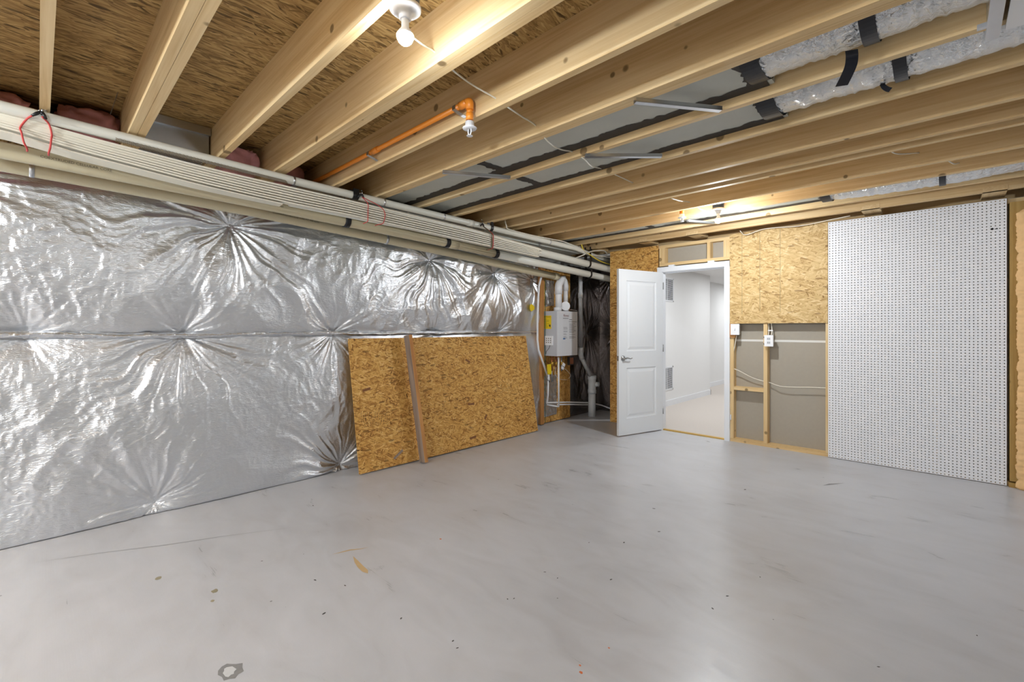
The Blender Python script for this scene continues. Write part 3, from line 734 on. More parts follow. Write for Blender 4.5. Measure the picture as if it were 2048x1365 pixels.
# pegboard with real holes
def pegboard():
    e = empty('pegboard', (-0.26, 5.56, 0), 'tall white perforated pegboard sheet fixed on the back wall', 'pegboard')
    x0, x1, z0, z1, yf, yb = -0.880, 0.349, 0.005, 2.384, 5.552, 5.557
    nx, nz = 48, 93; dx, dz = (x1 - x0) / nx, (z1 - z0) / nz; r = 0.0048
    ca = [(math.cos(a), math.sin(a)) for a in [PI / 8 + k * PI / 4 for k in range(8)]]
    gi = np.arange((nx + 1) * (nz + 1)).reshape(nx + 1, nz + 1)
    GX, GZ = np.meshgrid(x0 + dx * np.arange(nx + 1), z0 + dz * np.arange(nz + 1), indexing='ij')
    G = np.stack([GX, np.full_like(GX, yf), GZ], -1).reshape(-1, 3)
    cx, cz = np.meshgrid(x0 + dx * (np.arange(nx) + .5), z0 + dz * (np.arange(nz) + .5), indexing='ij')
    n = nx * nz; cx, cz = cx.ravel(), cz.ravel()
    A = np.stack([np.stack([cx + r * c, np.full(n, yf), cz + r * s], -1) for c, s in ca], 1)
    B = A.copy(); B[:, :, 1] = yb
    V = np.concatenate([G, A.reshape(-1, 3), B.reshape(-1, 3)])
    oa = len(G) + np.arange(n)[:, None] * 8 + np.arange(8); ob = oa + n * 8
    c00, c10, c11, c01 = gi[:-1, :-1].ravel(), gi[1:, :-1].ravel(), gi[1:, 1:].ravel(), gi[:-1, 1:].ravel()
    # octagon corners: 0 right-up,1 up-right,2 up-left,3 left-up,4 left-down,5 down-left,6 down-right,7 right-down
    Q = [np.stack(q, -1) for q in ((c01, oa[:, 2], oa[:, 1], c11), (c00, oa[:, 4], oa[:, 3], c01), (c10, oa[:, 6], oa[:, 5], c00), (c11, oa[:, 0], oa[:, 7], c10))]
    Q += [np.stack([oa[:, k], oa[:, (k + 1) % 8], ob[:, (k + 1) % 8], ob[:, k]], -1) for k in range(8)]
    T = [np.stack(q, -1) for q in ((c11, oa[:, 1], oa[:, 0]), (c01, oa[:, 3], oa[:, 2]), (c00, oa[:, 5], oa[:, 4]), (c10, oa[:, 7], oa[:, 6]))]
    T = [np.concatenate([t, t[:, 2:]], 1) for t in T]
    Q = np.concatenate(Q)
    faces = [tuple(f) for f in Q.tolist()] + [tuple(f[:3]) for t in T for f in t.tolist()]
    me = bpy.data.meshes.new('perforated_sheet'); me.from_pydata(V.tolist(), [], faces); me.update()
    put('perforated_sheet', me, M['peg'], e)
    m = MB()
    for lo, hi in (((x0, yf + .0003, z0), (x0 + .0015, 5.562, z1)), ((x1 - .0005, yf + .0003, z0), (x1 + .0025, 5.562, z1)), ((x0, yf + .0003, z0 - .002), (x1, 5.562, z0)), ((x0, yf + .0003, z1), (x1, 5.562, z1 + .002))): m.box(lo, hi)
    m.build('sheet_edge', M['brown_edge'], e)
    MB().lathe([(0, 0.009), (0.0006, 0.009)], (0.266, yf - 0.0002, 2.143), (0, -1, 0), 12).build('torn_hole', M['void'], e)
    MB().lathe([(0, 0.0055), (0.0006, 0.0055)], (0.293, yf - 0.0002, 2.142), (0, -1, 0), 10).build('torn_hole', M['void'], e)
pegboard()

# spray foam bead in the right corner
nz_, na = 260, 20
zz = np.linspace(0.0, 2.27, nz_); aa = np.linspace(0, 2 * PI, na, endpoint=False)
Zg, Ag = np.meshgrid(zz, aa, indexing='ij')
rr = 0.020 + 0.013 * vn(Zg * 9, Zg * 0, 3) + 0.013 * ridge(vn(Zg * 38, np.sin(Ag) * 0.7, 8)) + 0.008 * ridge(vn(Zg * 85, np.cos(Ag), 12)) + 0.008 * vn(Zg * 20, np.cos(Ag) * 2, 15)
rr *= np.clip(0.5 + Zg / 0.03, 0.5, 1) * np.clip((2.275 - Zg) / 0.03, 0.05, 1) + 0.012 * np.exp(-Zg / 0.05)
cxf = 0.444 + 0.018 * (vn(Zg * 4, Zg * 0, 40) - 0.5) + 0.010 * np.exp(-((Zg - 0.9) / 0.6) ** 2)
Vf = np.stack([cxf + rr * np.cos(Ag), 5.512 + 0.8 * rr * np.sin(Ag), Zg], -1).reshape(-1, 3)
ii = np.arange(nz_ * na).reshape(nz_, na); jj = np.roll(ii, -1, 1)
fo = big_mesh('spray_foam_bead', Vf, np.stack([ii[:-1], jj[:-1], jj[1:], ii[1:]], -1).reshape(-1, 4), M['foam'])
tag(fo, 'lumpy orange spray foam bead running up the right corner post', 'foam')
# crumpled pink-grey insulation above the foam
def lump(name, c, s, mat, label, cat, seed=0, group=None, sub=24, rough=0.35, parent=None):
    bm = bmesh.new(); bmesh.ops.create_icosphere(bm, subdivisions=4, radius=1)
    P = np.array([v.co[:] for v in bm.verts])
    k = 1 + rough * (vn(P[:, 0] * 2 + 9, P[:, 1] * 2 + P[:, 2] * 2, seed) - 0.5) + rough * 0.7 * (ridge(vn(P[:, 0] * 5 + P[:, 2] * 3, P[:, 1] * 5, seed + 3)) - 0.5) + rough * .3 * (vn(P[:, 0] * 14, P[:, 1] * 14 + P[:, 2] * 9, seed + 5) - .5)
    # boxy pillow
    Q = np.sign(P) * np.power(np.abs(P), 0.55) * k[:, None]
    for v, q in zip(bm.verts, Q): v.co = (q[0] * s[0], q[1] * s[1], q[2] * s[2])
    for f in bm.faces: f.smooth = True
    m = MB(); m.bm.free(); m.bm = bm
    o = m.build(name, mat, parent, Matrix.Translation(c))
    return tag(o, label, cat, group)
pk = 'pink insulation in the joist bays'
lump('pink_insulation_batt', (-3.92, 0.215, 2.53), (0.22, 0.145, 0.10), M['pink'], 'pink fibreglass batt stuffed between the doubled joist and the single joist, top left', 'insulation', 1, pk)
lump('pink_insulation_batt', (-3.95, -0.17, 2.53), (0.18, 0.145, 0.09), M['pink'], 'pink fibreglass batt at the far left edge above the white pipe', 'insulation', 4, pk)
lump('pink_insulation_batt', (-3.80, 1.00, 2.52), (0.17, 0.13, 0.09), M['pink'], 'pink fibreglass batt in the bay under the nearer bulb', 'insulation', 9, pk)
lump('pink_insulation_batt', (-3.92, 1.395, 2.54), (0.16, 0.12, 0.08), M['pink'], 'pink fibreglass batt at the end of the orange pipe bay', 'insulation', 13, pk)
lump('pink_insulation_batt', (-3.98, 0.62, 2.54), (0.10, 0.15, 0.08), M['pink'], 'pink fibreglass batt tucked behind the metal duct boot', 'insulation', 17, pk)

# galvanised boot at the wall end of the second bay
bt = empty('duct_boot', (-3.70, 0.62, 2.5), 'bright galvanised duct boot between two joists above the white pipe', 'duct')
MB().box((-3.86, 0.45, 2.46), (-3.60, 0.80, 2.63)).bevel(0.004).build('boot_body', M['galv'], bt)
MB().box((-3.602, 0.44, 2.60), (-3.575, 0.808, 2.652)).bevel(0.002).build('flange', M['zinc'], bt)

# ================================================================== PIPES along the left wall
def pipe_path(pts, r, name, mat, parent, seg=20):
    return MB().tube(pts, r, seg).build(name, mat, parent)
def lerp_path(P, y):
    for a, b_ in zip(P[:-1], P[1:]):
        if y <= b_.y or b_ is P[-1]:
            return a + (b_ - a) * ((y - a.y) / (b_.y - a.y))
def ring_on(P, y, r, w, name, mat, parent, t=0.003):
    a, b_ = lerp_path(P, y - w / 2), lerp_path(P, y + w / 2)
    return MB().tube([a, a, b_, b_], [r * 0.96, r + t, r + t, r * 0.96], 24).build(name, mat, parent)
def pipe_text(P, y, phi, body, size, r, mat, parent):
    me = text_mesh(body, size); me.materials.clear()
    for v in me.vertices:
        c = lerp_path(P, y + v.co.x); a = phi + v.co.y / r; q = r + 0.0006
        v.co = c + Vector((math.cos(a) * q, 0, math.sin(a) * q))
    return put('printing', me, mat, parent)

# thin white pipe under the joists
WP = [onz(-160, 172, 2.388), onz(0, 213, 2.384), onz(300, 289, 2.380), onz(600, 365, 2.376), onz(900, 437, 2.366), onz(1060, 475, 2.358), onz(1150, 497, 2.35), Vector((-3.62, 5.60, 2.325)), Vector((-3.66, 6.2, 2.31))]
t = empty('white_pipe', WP[3], 'slim white plastic pipe strapped tight under the joists', 'pipe')
RW = 0.029
pipe_path(WP, RW, 'pipe', M['pvc'], t)
for y in (3.0,): ring_on(WP, y, RW, 0.07, 'coupling', M['pvc'], t, 0.004)
for y in (1.28, 2.02, 2.66, 4.28): ring_on(WP, y, RW, 0.014, 'pipe_clip', M['zinc'], t, 0.002)

# upper large pipe: cream, then white past its coupling
R3 = 0.0445
UP = [onx(-130, 275, -3.63), onx(0, 300, -3.63), onx(500, 402, -3.63), onx(900, 487, -3.63), onx(1090, 530, -3.63), onx(1227, 560, -3.63), Vector((-3.63, 6.18, 2.03))]
ysp = onx(993, 508, -3.60).y
t = empty('drain_pipe', UP[2], 'large cream plastic pipe turning white past a black banded joint', 'pipe')
A = [p for p in UP if p.y < ysp]; mid = lerp_path(UP, ysp)
pipe_path(A + [mid], R3, 'pipe', M['pvc_tan'], t); pipe_path([mid] + [p for p in UP if p.y > ysp], R3, 'pipe', M['pvc'], t)
ring_on(UP, onx(910, 490, -3.58).y, R3, 0.13, 'coupling', M['pvc_tan'], t, 0.005)
for y in (ysp + 0.01, onx(899, 488, -3.58).y, onx(698, 447, -3.58).y): ring_on(UP, y, R3, 0.045, 'black_band', M['black'], t, 0.007)
yt = onx(403, 392, -3.58).y
pipe_text(UP, yt, -0.17, 'COEXTRUDED CELLULAR CORE PVC PIPE', 0.0215, R3, M['ink'], t)
yt2 = onx(519, 414, -3.58).y
pipe_text(UP, yt2, -0.17, 'N North American Pipe', 0.017, R3, M['ink'], t)
yt3 = onx(80, 318, -3.58).y
pipe_text(UP, yt3, -0.17, 'COEXTRUDED CELLULAR CORE', 0.0205, R3, M['ink_faint'], t)

# second white pipe, hidden by the boards at its near end
U2 = [Vector((-3.545, 1.3, 2.262)), onx(1045, 497, -3.545), onx(1090, 507.5, -3.545), onx(1227, 541, -3.545), Vector((-3.545, 6.18, 2.12))]
t = empty('drain_pipe', U2[2], 'large white plastic pipe emerging from behind the stacked boards', 'pipe')
pipe_path(U2, R3, 'pipe', M['pvc'], t)
pipe_text(U2, onx(1062, 497, -3.52).y, 0.25, 'PVC PIPE', 0.018, R3, M['ink_faint'], t)

# lower cream vent pipe with its elbow down to the heater
LP = [onx(-130, 307, -3.86), onx(0, 327, -3.86), onx(500, 421, -3.86), onx(900, 506, -3.86), onx(1079, 547, -3.86)]
HY = 4.93                       # vent position along the wall
LPe = Vector((-3.86, HY - 0.03, LP[-1].z - 0.012))
t = empty('vent_pipe', LP[2], 'lowest cream plastic vent pipe running to the water heater elbow', 'pipe')
pipe_path(LP + [LPe], R3, 'pipe', M['pvc_tan'], t)
LPP = LP + [LPe]
ring_on(LPP, LPe.y - 0.02, R3, 0.09, 'coupling', M['pvc_tan'], t, 0.005)
for u, v in ((772, 485), (1108, 553), (64, 343)):
    ring_on(LPP, onx(u, v, -3.86).y, R3, 0.022, 'pipe_clip', M['zinc'] if u < 1000 else M['black'], t, 0.003)
pipe_text(LPP, onx(545, 430, -3.82).y, 0.1, 'COEXTRUDED CELLULAR CORE PVC PIPE ASTM', 0.017, R3, M['ink'], t)

# black strap loops that carry the pipes
def strap(points, w, name, label, grp, mat='black'):
    o = MB().strip(points, w, 0.003).build(name, M[mat])
    return tag(o, label, 'strap', grp)
def loop_strap(P, y, r, ztop, label, w=0.028, dx=0.0):
    c = lerp_path(P, y)
    pts = [Vector((c.x + dx + r * 0.9, y, ztop))]
    pts += [c + Vector(((r + 0.004) * math.cos(a), 0, (r + 0.004) * math.sin(a))) for a in [0.2 - i * (PI + 0.4) / 14 for i in range(15)]]
    pts += [Vector((c.x + dx - r * 0.9, y, ztop))]
    return strap(pts, (0, w, 0), 'pipe_strap', label, 'black pipe straps')
yS = onx(1175, 532, -3.55).y
loop_strap(U2, yS, R3, ZJ, 'black strap around the upper white pipe by the alcove', 0.035)
loop_strap(UP, yS + 0.15, R3, ZJ, 'black strap around the lower white pipe by the alcove', 0.035)
yS2 = onz(690, 400, 2.37).y
loop_strap(WP, yS2, RW, ZJ, 'wide black strap slung round the slim white pipe beside the red cords', 0.05)
yS3 = onz(984, 456, 2.36).y
loop_strap(WP, yS3, RW, ZJ, 'black strap round the slim white pipe beside the olive cord', 0.035)

# stack of long white trim boards slung in cords
_by = [-1.3, -0.13, 0.138, 0.697, 0.975, 1.3, 1.675, 2.96, 3.65, 4.1]
def bundle_z(y): return float(np.interp(y, _by, [2.385, 2.373, 2.341, 2.316, 2.309, 2.307, 2.304, 2.280, 2.238, 2.214]))
def bundle_b(y): return float(np.interp(y, _by, [2.305, 2.291, 2.251, 2.204, 2.190, 2.178, 2.177, 2.140, 2.122, 2.112]))
grp = 'stacked white trim boards'
NB = 7
words_ = ['topmost', 'second from the top', 'third from the top', 'middle', 'third from the bottom', 'second from the bottom', 'lowest full length']
for i in range(NB):
    y1 = 3.98 - [0.02, 0.0, 0.05, 0.01, 0.04, 0.08, 0.05][i]
    pts, wv = [], []
    for y in np.linspace(-1.25, y1, 40):
        a, b_ = bundle_z(y), bundle_b(y); p = (a - b_) / NB
        z = a - p * (i + 0.5)
        x = -3.3625 + 0.0015 * math.sin(i * 2.1 + y)
        if i == 0:
            k = float(np.clip((y - 1.1) / 1.2, 0, 1)); wv.append(Vector((0.045 + 0.02 * k, 0, -0.030 * k))); z += 0.010 * k; x -= 0.008 * k
        else: wv.append(Vector((0.045, 0, 0.002)))
        pts.append((x, y, z))
    o = MB().strip(pts, wv, 0.0104 + 0.0016 * (i < 4)).build('trim_board', M['board'])
    tag(o, 'long white trim board slung under the slim white pipe, ' + words_[i] + ' of its stack', 'board', grp)
pts = [(-3.372, y, bundle_b(y) - 0.016 - 0.012 * max(0, 0.7 - y) + 0.010 * max(0, y - 0.7)) for y in np.linspace(-1.25, 1.18, 24)]
o = MB().strip(pts, [Vector((0.066, 0, 0.034 - 0.012 * (y + 1.25))) for y in np.linspace(-1.25, 1.18, 24)], 0.008).build('trim_board', M['board'])
tag(o, 'short white trim board tilted under the stack at the left, showing its broad face', 'board', grp)

# expanded metal strip lying on the boards
def lath():
    m = MB(); a, b_ = 0.30, 1.22
    L = b_ - a; n = 50; nw = 4
    def at(q, f):
        y = a + L * q / n; p = lerp_path(WP, y)
        lo = Vector((-3.336, y, bundle_z(y) + 0.003)); hi = Vector((p.x + RW * 0.85, y, p.z - 0.019))
        return lo + (hi - lo) * f
    for s in (1, -1):
        for k in range(-nw, n):
            for j in range(nw):
                q0, q1 = k + (j if s > 0 else nw - j), k + (j + 1 if s > 0 else nw - j - 1)
                if min(q0, q1) < 0 or max(q0, q1) > n: continue
                m.strip([at(q0, j / nw), at(q1, (j + 1) / nw)], (0, 0.0016, 0.0014), 0.0014)
    o = m.build('wire_lath_strip', M['mesh_wire'])
    tag(o, 'brown expanded metal mesh strip between the boards and the slim white pipe', 'mesh')
lath()

# elastic cords
def wrap(y, side, sp, drop=0.0):
    """cord from the hook in front of the pipe, down the face of the boards and under them"""
    p = lerp_path(WP, y); a, b_ = bundle_z(y), bundle_b(y); xo = -3.338
    return [Vector((p.x + RW + 0.014, y + (side * 0.034 if side < 0 else 0), p.z - (0.018 if side < 0 else 0.012))), Vector((max(xo, p.x) + 0.012, y + side * sp * 0.7, a - 0.004)), Vector((xo + 0.004, y + side * sp, a - 0.05)), Vector((xo + 0.004 + drop * 0.3, y + side * sp * 0.95, b_ + 0.01)), Vector((xo + 0.004 + drop * 0.25, y + side * sp * 0.85, b_ - 0.012 - drop * 0.6)), Vector((xo - 0.02, y + side * sp * 0.7, b_ - 0.020 - drop)), Vector((-3.40, y + side * sp * 0.7, b_ - 0.022 - drop))]
def hook(e, y):
    p = lerp_path(WP, y); top = Vector((p.x + 0.01, y + 0.012, ZJ + 0.004)); low = Vector((p.x + RW + 0.010, y, p.z + 0.016))
    MB().tube(smooth_path([top, top + Vector((0.008, 0.003, -0.012)), low + Vector((0.006, 0, 0.008)), low + Vector((0.0, 0, -0.006)), low + Vector((-0.004, -0.012, 0.004))], 5), 0.0035, 8).build('hook', M['zinc'], e)
    m = MB()
    for dy, dz in ((-0.035, -0.034), (0.014, -0.036), (0.0, -0.020)):
        m.tube([low + Vector((0, 0, 0.002)), low + Vector((0.004, dy * 0.5, dz * 0.5)), low + Vector((0.003, dy, dz))], [0.0045, 0.008, 0.006], 8)
    m.build('cord_end', M['black'], e)
for y, lab, sets, rr_ in ((onz(84, 228, 2.40).y, 'red elastic cord looped round the boards near the left edge of the picture', (('red', -1, 0.075), ('red', 1, 0.035)), 0.0042),
                        (onz(722, 388, 2.39).y, 'thin red elastic cord pair round the middle of the boards', (('red', 1, 0.02), ('red', 1, 0.17)), 0.0032),
                        (onz(960, 448, 2.38).y, 'olive and red elastic cord round the far end of the boards', (('olive', 1, 0.045), ('red', 1, 0.066)), 0.0045)):
    e = empty('elastic_cord', (-3.33, y, 2.4), lab, 'cord', 'elastic cords round the boards')
    for mat, side, sp in sets:
        MB().tube(smooth_path(wrap(y, side, sp, 0.036 if y < 0.5 else 0.0), 6), rr_, 8).build('elastic', M[mat], e)
    hook(e, y)

# trunk duct behind the pipes
td = empty('trunk_duct', (-3.76, 3.1, 2.30), 'galvanised trunk duct behind the slim white pipe', 'duct')
for a, b_ in ((1.36, 1.75), (1.752, 2.35), (2.352, 3.30), (3.302, 4.2), (4.202, 5.05)):
    MB().box((-4.0, a, 2.315), (-3.57, b_, 2.413)).bevel(0.003).build('duct_section', M['galv'] if b_ < 4.0 else M['duct'], td)
    MB().box((-3.572, b_ - 0.012, 2.315), (-3.562, b_ + 0.012, 2.413)).build('drive_seam', M['zinc'], td)

# ================================================================== CEILING SERVICES
def lampset(c, toward, label, bulb_z, glow):
    """round junction box against a joist, porcelain lampholder, bare bulb"""
    e = empty('bare_bulb_light', c, label, 'light', 'bare bulb ceiling lights')
    MB().lathe([(0, 0.050), (0.055, 0.053), (0.056, 0.0)], (c[0], c[1], c[2] + 0.022), (0, 0, 1), 28).build('junction_box', M['box_blue'], e)
    s = toward
    MB().strip([(c[0] - 0.052, c[1] - s * 0.02, c[2] + 0.034), (c[0] - 0.075, c[1] - s * 0.045, c[2] + 0.036), (c[0] - 0.045, c[1] - s * 0.055, c[2] + 0.036)], (0, 0, 0.012), 0.003).build('box_ear', M['box_blue'], e)
    MB().lathe([(0, 0.018), (0.004, 0.022), (0.026, 0.024), (0.030, 0.050), (0.036, 0.0565), (0.046, 0.0565), (0.048, 0.0)], (c[0], c[1], c[2] - 0.026), (0, 0, 1), 32).build('lampholder', M['white_gloss'], e)
    for a in (0.6, 3.7):
        MB().lathe([(0, 0.0035), (0.003, 0.003)], (c[0] + 0.042 * math.cos(a), c[1] + 0.042 * math.sin(a), c[2] + 0.005), (0, 0, 1), 8).build('screw', M['zinc'], e)
    z = bulb_z
    MB().lathe([(0.0035, 0.0302), (0.010, 0.0285), (0.022, 0.020), (0.031, 0.0135), (0.062, 0.0135), (0.064, 0.0)], (c[0], c[1], z), (0, 0, 1), 20).build('bulb_base', M['white_gloss'], e)
    MB().lathe([(-0.031, 0.004), (-0.028, 0.013), (-0.018, 0.024), (-0.004, 0.030), (0.003, 0.030)], (c[0], c[1], z), (0, 0, 1), 20).build('bulb', M[glow], e)
    return e
lampset((-1.405, 0.912, 2.435), 1, 'bare lit bulb on a round box nearest the camera', 2.350, 'bulb_near')
lampset((-1.575, 4.47, 2.425), -1, 'bare lit bulb on a round box above the doorway', 2.338, 'bulb_far')

# sprinkler drops
def head(c, e):
    """pendent sprinkler: cup, escutcheon, frame arms, deflector"""
    MB().lathe([(-0.024, 0.018), (-0.022, 0.036), (-0.018, 0.038), (-0.010, 0.024), (0.014, 0.023), (0.016, 0.0)], c, (0, 0, 1), 24).build('escutcheon', M['white_gloss'], e)
    m = MB()
    for s in (1, -1):
        m.tube([c + Vector((s * 0.010, 0, -0.022)), c + Vector((s * 0.012, 0, -0.040)), c + Vector((s * 0.004, 0, -0.054))], 0.0032, 8)
    m.lathe([(0, 0.016), (0.002, 0.016), (0.003, 0.005), (0.008, 0.004)], c + Vector((0, 0, -0.060)), (0, 0, 1), 16)
    m.build('deflector', M['white_gloss'], e)
    MB().tube([c + Vector((0, 0, -0.022)), c + Vector((0, 0, -0.052))], 0.0028, 8).build('glass_bulb', M['ink'], e)
spp = ony(935, 196, 1.545)
YO = 1.560
sx = spp.x
e = empty('sprinkler_pipe', (sx, YO, 2.46), 'orange sprinkler pipe and white head fixed to a joist near the bulb', 'sprinkler')
zP = spp.z - 0.012
MB().tube([(-4.05, YO, zP + 0.012), (sx - 0.02, YO, zP)], 0.0145, 16).build('pipe', M['orange'], e)
MB().tube([(sx - 0.075, YO, zP), (sx - 0.02, YO, zP)], 0.021, 16).build('elbow_socket', M['orange'], e)
MB().tube([(sx - 0.03, YO, zP), (sx - 0.012, YO, zP)] + knee((sx - 0.02, YO, zP), (sx, YO, zP), (sx, YO, zP - 0.03), 0.012) + [(sx, YO, zP - 0.045)], 0.0205, 16).build('elbow', M['orange'], e)
MB().tube([(sx, YO, zP - 0.045), (sx, YO, zP - 0.066)], 0.0165, 16).build('drop', M['orange'], e)
MB().tube([(sx, YO, zP - 0.062), (sx, YO, zP - 0.10)], 0.0195, 16).build('adapter', M['orange'], e)
MB().tube([(sx - 0.99, YO, zP + 0.004), (sx - 0.92, YO, zP + 0.004)], 0.0195, 16).build('coupling', M['orange'], e)
for x in (sx - 0.11, sx - 1.03):
    MB().strip([(x, YO - 0.017, zP + 0.01), (x, YO - 0.018, zP - 0.012), (x + 0.004, YO + 0.006, zP - 0.020), (x + 0.01, YO + 0.032, zP - 0.03), (x + 0.03, YO + 0.040, zP - 0.045)], (0.026, 0, 0), 0.002).build('pipe_strap', M['zinc'], e)
head(Vector((sx, YO, zP - 0.122)), e)
e = empty('sprinkler_pipe', (-1.86, 4.315, 2.42), 'short orange sprinkler drop with white head by the doorway bulb', 'sprinkler')
MB().tube([(-1.86, 4.315, 2.62), (-1.86, 4.315, 2.415)], 0.0165, 16).build('pipe', M['orange'], e)
MB().tube([(-1.86, 4.315, 2.465), (-1.86, 4.315, 2.42)], 0.021, 16).build('adapter', M['orange'], e)
head(Vector((-1.86, 4.315, 2.40)), e)

# galvanised channels nailed across joist bottoms
def channel(a, b_, label):
    a, b_ = Vector(a), Vector(b_); d = (b_ - a); L = d.length; d.normalize(); s = Vector((0, 0, 1)).cross(d)
    Mw = frame(a, d, s, (0, 0, 1))
    m = MB(); W = 0.015
    m.box((0, -W, 0), (L, W, 0.0015)).box((0, -W, 0), (L, -W + 0.0015, 0.02)).box((0, W - 0.0015, 0), (L, W, 0.02))
    o = m.build('metal_channel', M['zinc'], None, Mw)
    tag(o, label, 'bracket', 'galvanised channels across the joists')
zc = 2.398
channel(onz(885, 347, zc), onz(1020, 358, zc), 'galvanised channel under the joists nearest the left wall')
channel(onz(1270, 206, zc), onz(1441, 223, zc), 'galvanised channel under the joists nearest the flexible ducts')
channel(onz(1170, 315, zc), onz(1323, 315, zc), 'galvanised channel under the joists in the middle of the ceiling')
channel(onz(1375, 444, zc), onz(1428, 448, zc), 'galvanised channel between the sprinkler head and the doorway bulb')

# panned ducts between joists with brushed-on mastic
def pan(y0, y1, x0, x1, z, label, seed):
    e = empty('panned_duct', ((x0 + x1) / 2, (y0 + y1) / 2, z), label, 'duct', 'sheet ducts between joists')
    MB().box((x0, y0 + 0.003, z), (x1, y1 - 0.003, ZS - 0.01)).bevel(0.01).build('duct_body', M['duct'], e)
    n = 240; xs_ = np.linspace(x0 + 0.02, x1 - 0.02, n)
    inner = y1 - 0.05 - 0.07 * np.clip(vn(xs_ * 1.6, xs_ * 0, seed) - 0.45, 0, 1) - 0.022 * ridge(vn(xs_ * 14, xs_ * 0, seed + 1)) - 0.012 * vn(xs_ * 60, xs_ * 0, seed + 2)
    V = np.concatenate([np.stack([xs_, inner, np.full(n, z - 0.0015)], -1), np.stack([xs_, np.full(n, y1 - 0.002), np.full(n, z - 0.004)], -1)])
    i = np.arange(n - 1)
    big_mesh('mastic_band', V, np.stack([i, i + 1, i + 1 + n, i + n], -1), M['mastic'], e)
    for k, xx in enumerate((x1 - 0.02, x0 + (x1 - x0) * 0.47)):
        w = 0.06; n2 = 24; ys_ = np.linspace(y0 + 0.012, y1 - 0.02, n2)
        l = xx - w - 0.03 * ridge(vn(ys_ * 30, ys_ * 0, seed + k)); r_ = xx - 0.01 + 0.012 * ridge(vn(ys_ * 40, ys_ * 0, seed + k + 9))
        V = np.concatenate([np.stack([l, ys_, np.full(n2, z - 0.002)], -1), np.stack([np.minimum(r_, x1), ys_, np.full(n2, z - 0.002)], -1)])
        i = np.arange(n2 - 1)
        big_mesh('mastic_patch', V, np.stack([i, i + n2, i + 1 + n2, i + 1], -1), M['mastic'], e)
pan(2.062, 2.42, -3.85, onz(1528, 135, 2.47).x, 2.468, 'grey sheet duct with dark mastic in the bay nearer the camera', 3)
pan(2.462, 2.85, -3.85, onz(1562, 212, 2.47).x, 2.468, 'grey sheet duct with dark mastic in the bay one joist farther', 8)
pan(4.577, 4.96, -3.9, onz(1668, 398, 2.47).x, 2.475, 'grey sheet duct in the last bay before the doorway wall', 14)

def flex(x0, x1, yc, zc_, ry, rz, label, tapes, seed, sag=0.0):
    e = empty('flexible_duct', ((x0 + x1) / 2, yc, zc_), label, 'duct', 'silver flexible ducts')
    n, na = int((x1 - x0) / 0.006), 40
    xs_ = np.linspace(x0, x1, n); aa = np.linspace(0, 2 * PI, na, endpoint=False)
    X, A_ = np.meshgrid(xs_, aa, indexing='ij')
    k = 1 + 0.085 * ridge(vn(X * 27 + np.sin(A_) * 0.6, A_ * 0.2, seed)) + 0.05 * (vn(X * 7, np.cos(A_) * 2, seed + 2) - 0.5) + 0.035 * ridge(vn(X * 60 + np.cos(A_) * 2, np.sin(A_) * 5, seed + 4))
    zz_ = zc_ - sag * np.sin((X - x0) / (x1 - x0) * PI)
    V = np.stack([X, yc + ry * k * np.cos(A_), zz_ + rz * k * np.sin(A_)], -1).reshape(-1, 3)
    i = np.arange(n * na).reshape(n, na); j = np.roll(i, -1, 1)
    big_mesh('jacket', V, np.stack([i[:-1], j[:-1], j[1:], i[1:]], -1).reshape(-1, 4), M['flex'], e)
    for a, b_ in tapes:
        pts = []
        for q in range(25):
            t_ = PI + PI * q / 24
            pts.append(((a + b_) / 2, yc + (ry * 1.15) * math.cos(t_), zc_ - sag * math.sin(((a + b_) / 2 - x0) / (x1 - x0) * PI) + (rz * 1.15) * math.sin(t_)))
        MB().strip(pts, (b_ - a, 0, 0), 0.002).build('black_tape', M['duct_tape'], e)
    return e
xa = onz(1528, 135, 2.47).x
flex(xa - 0.02, 0.49, 2.24, 2.555, 0.155, 0.105, 'silver flexible duct in the bay nearer the camera', ((xa - 0.07, xa + 0.005), (onz(1725, 75, 2.46).x, onz(1757, 60, 2.46).x)), 2, 0.0)
xb = onz(1562, 212, 2.47).x
flex(xb - 0.02, 0.49, 2.655, 2.55, 0.165, 0.11, 'silver flexible duct in the bay one joist farther', ((xb - 0.08, xb + 0.004), (onz(1788, 143, 2.45).x, onz(1815, 130, 2.45).x)), 6, 0.0)
xc = onz(1668, 398, 2.47).x
flex(xc - 0.02, 0.49, 4.77, 2.535, 0.16, 0.10, 'silver flexible duct above the pegboard', ((xc - 0.06, xc + 0.01), (onz(1878, 358, 2.44).x, onz(1892, 356, 2.44).x)), 9, 0.02)
# loose tape ends
def loose(pts, w, label):
    o = MB().strip(smooth_path(pts, 5), w, 0.0012).build('loose_tape', M['duct_tape'])
    tag(o, label, 'tape', 'loose black tape ends')
loose([ony(1703, 100, 2.30), ony(1704, 112, 2.32), ony(1702, 130, 2.31), ony(1694, 150, 2.30), ony(1683, 172, 2.29)], (0.040, 0.018, 0.0), 'long black tape end dangling from the nearer flexible duct')
loose([ony(1763, 166, 2.71), ony(1767, 173, 2.71), ony(1774, 178, 2.71), ony(1781, 180, 2.71)], (0.012, 0.01, 0.02), 'short black tape end curling from the farther flexible duct')

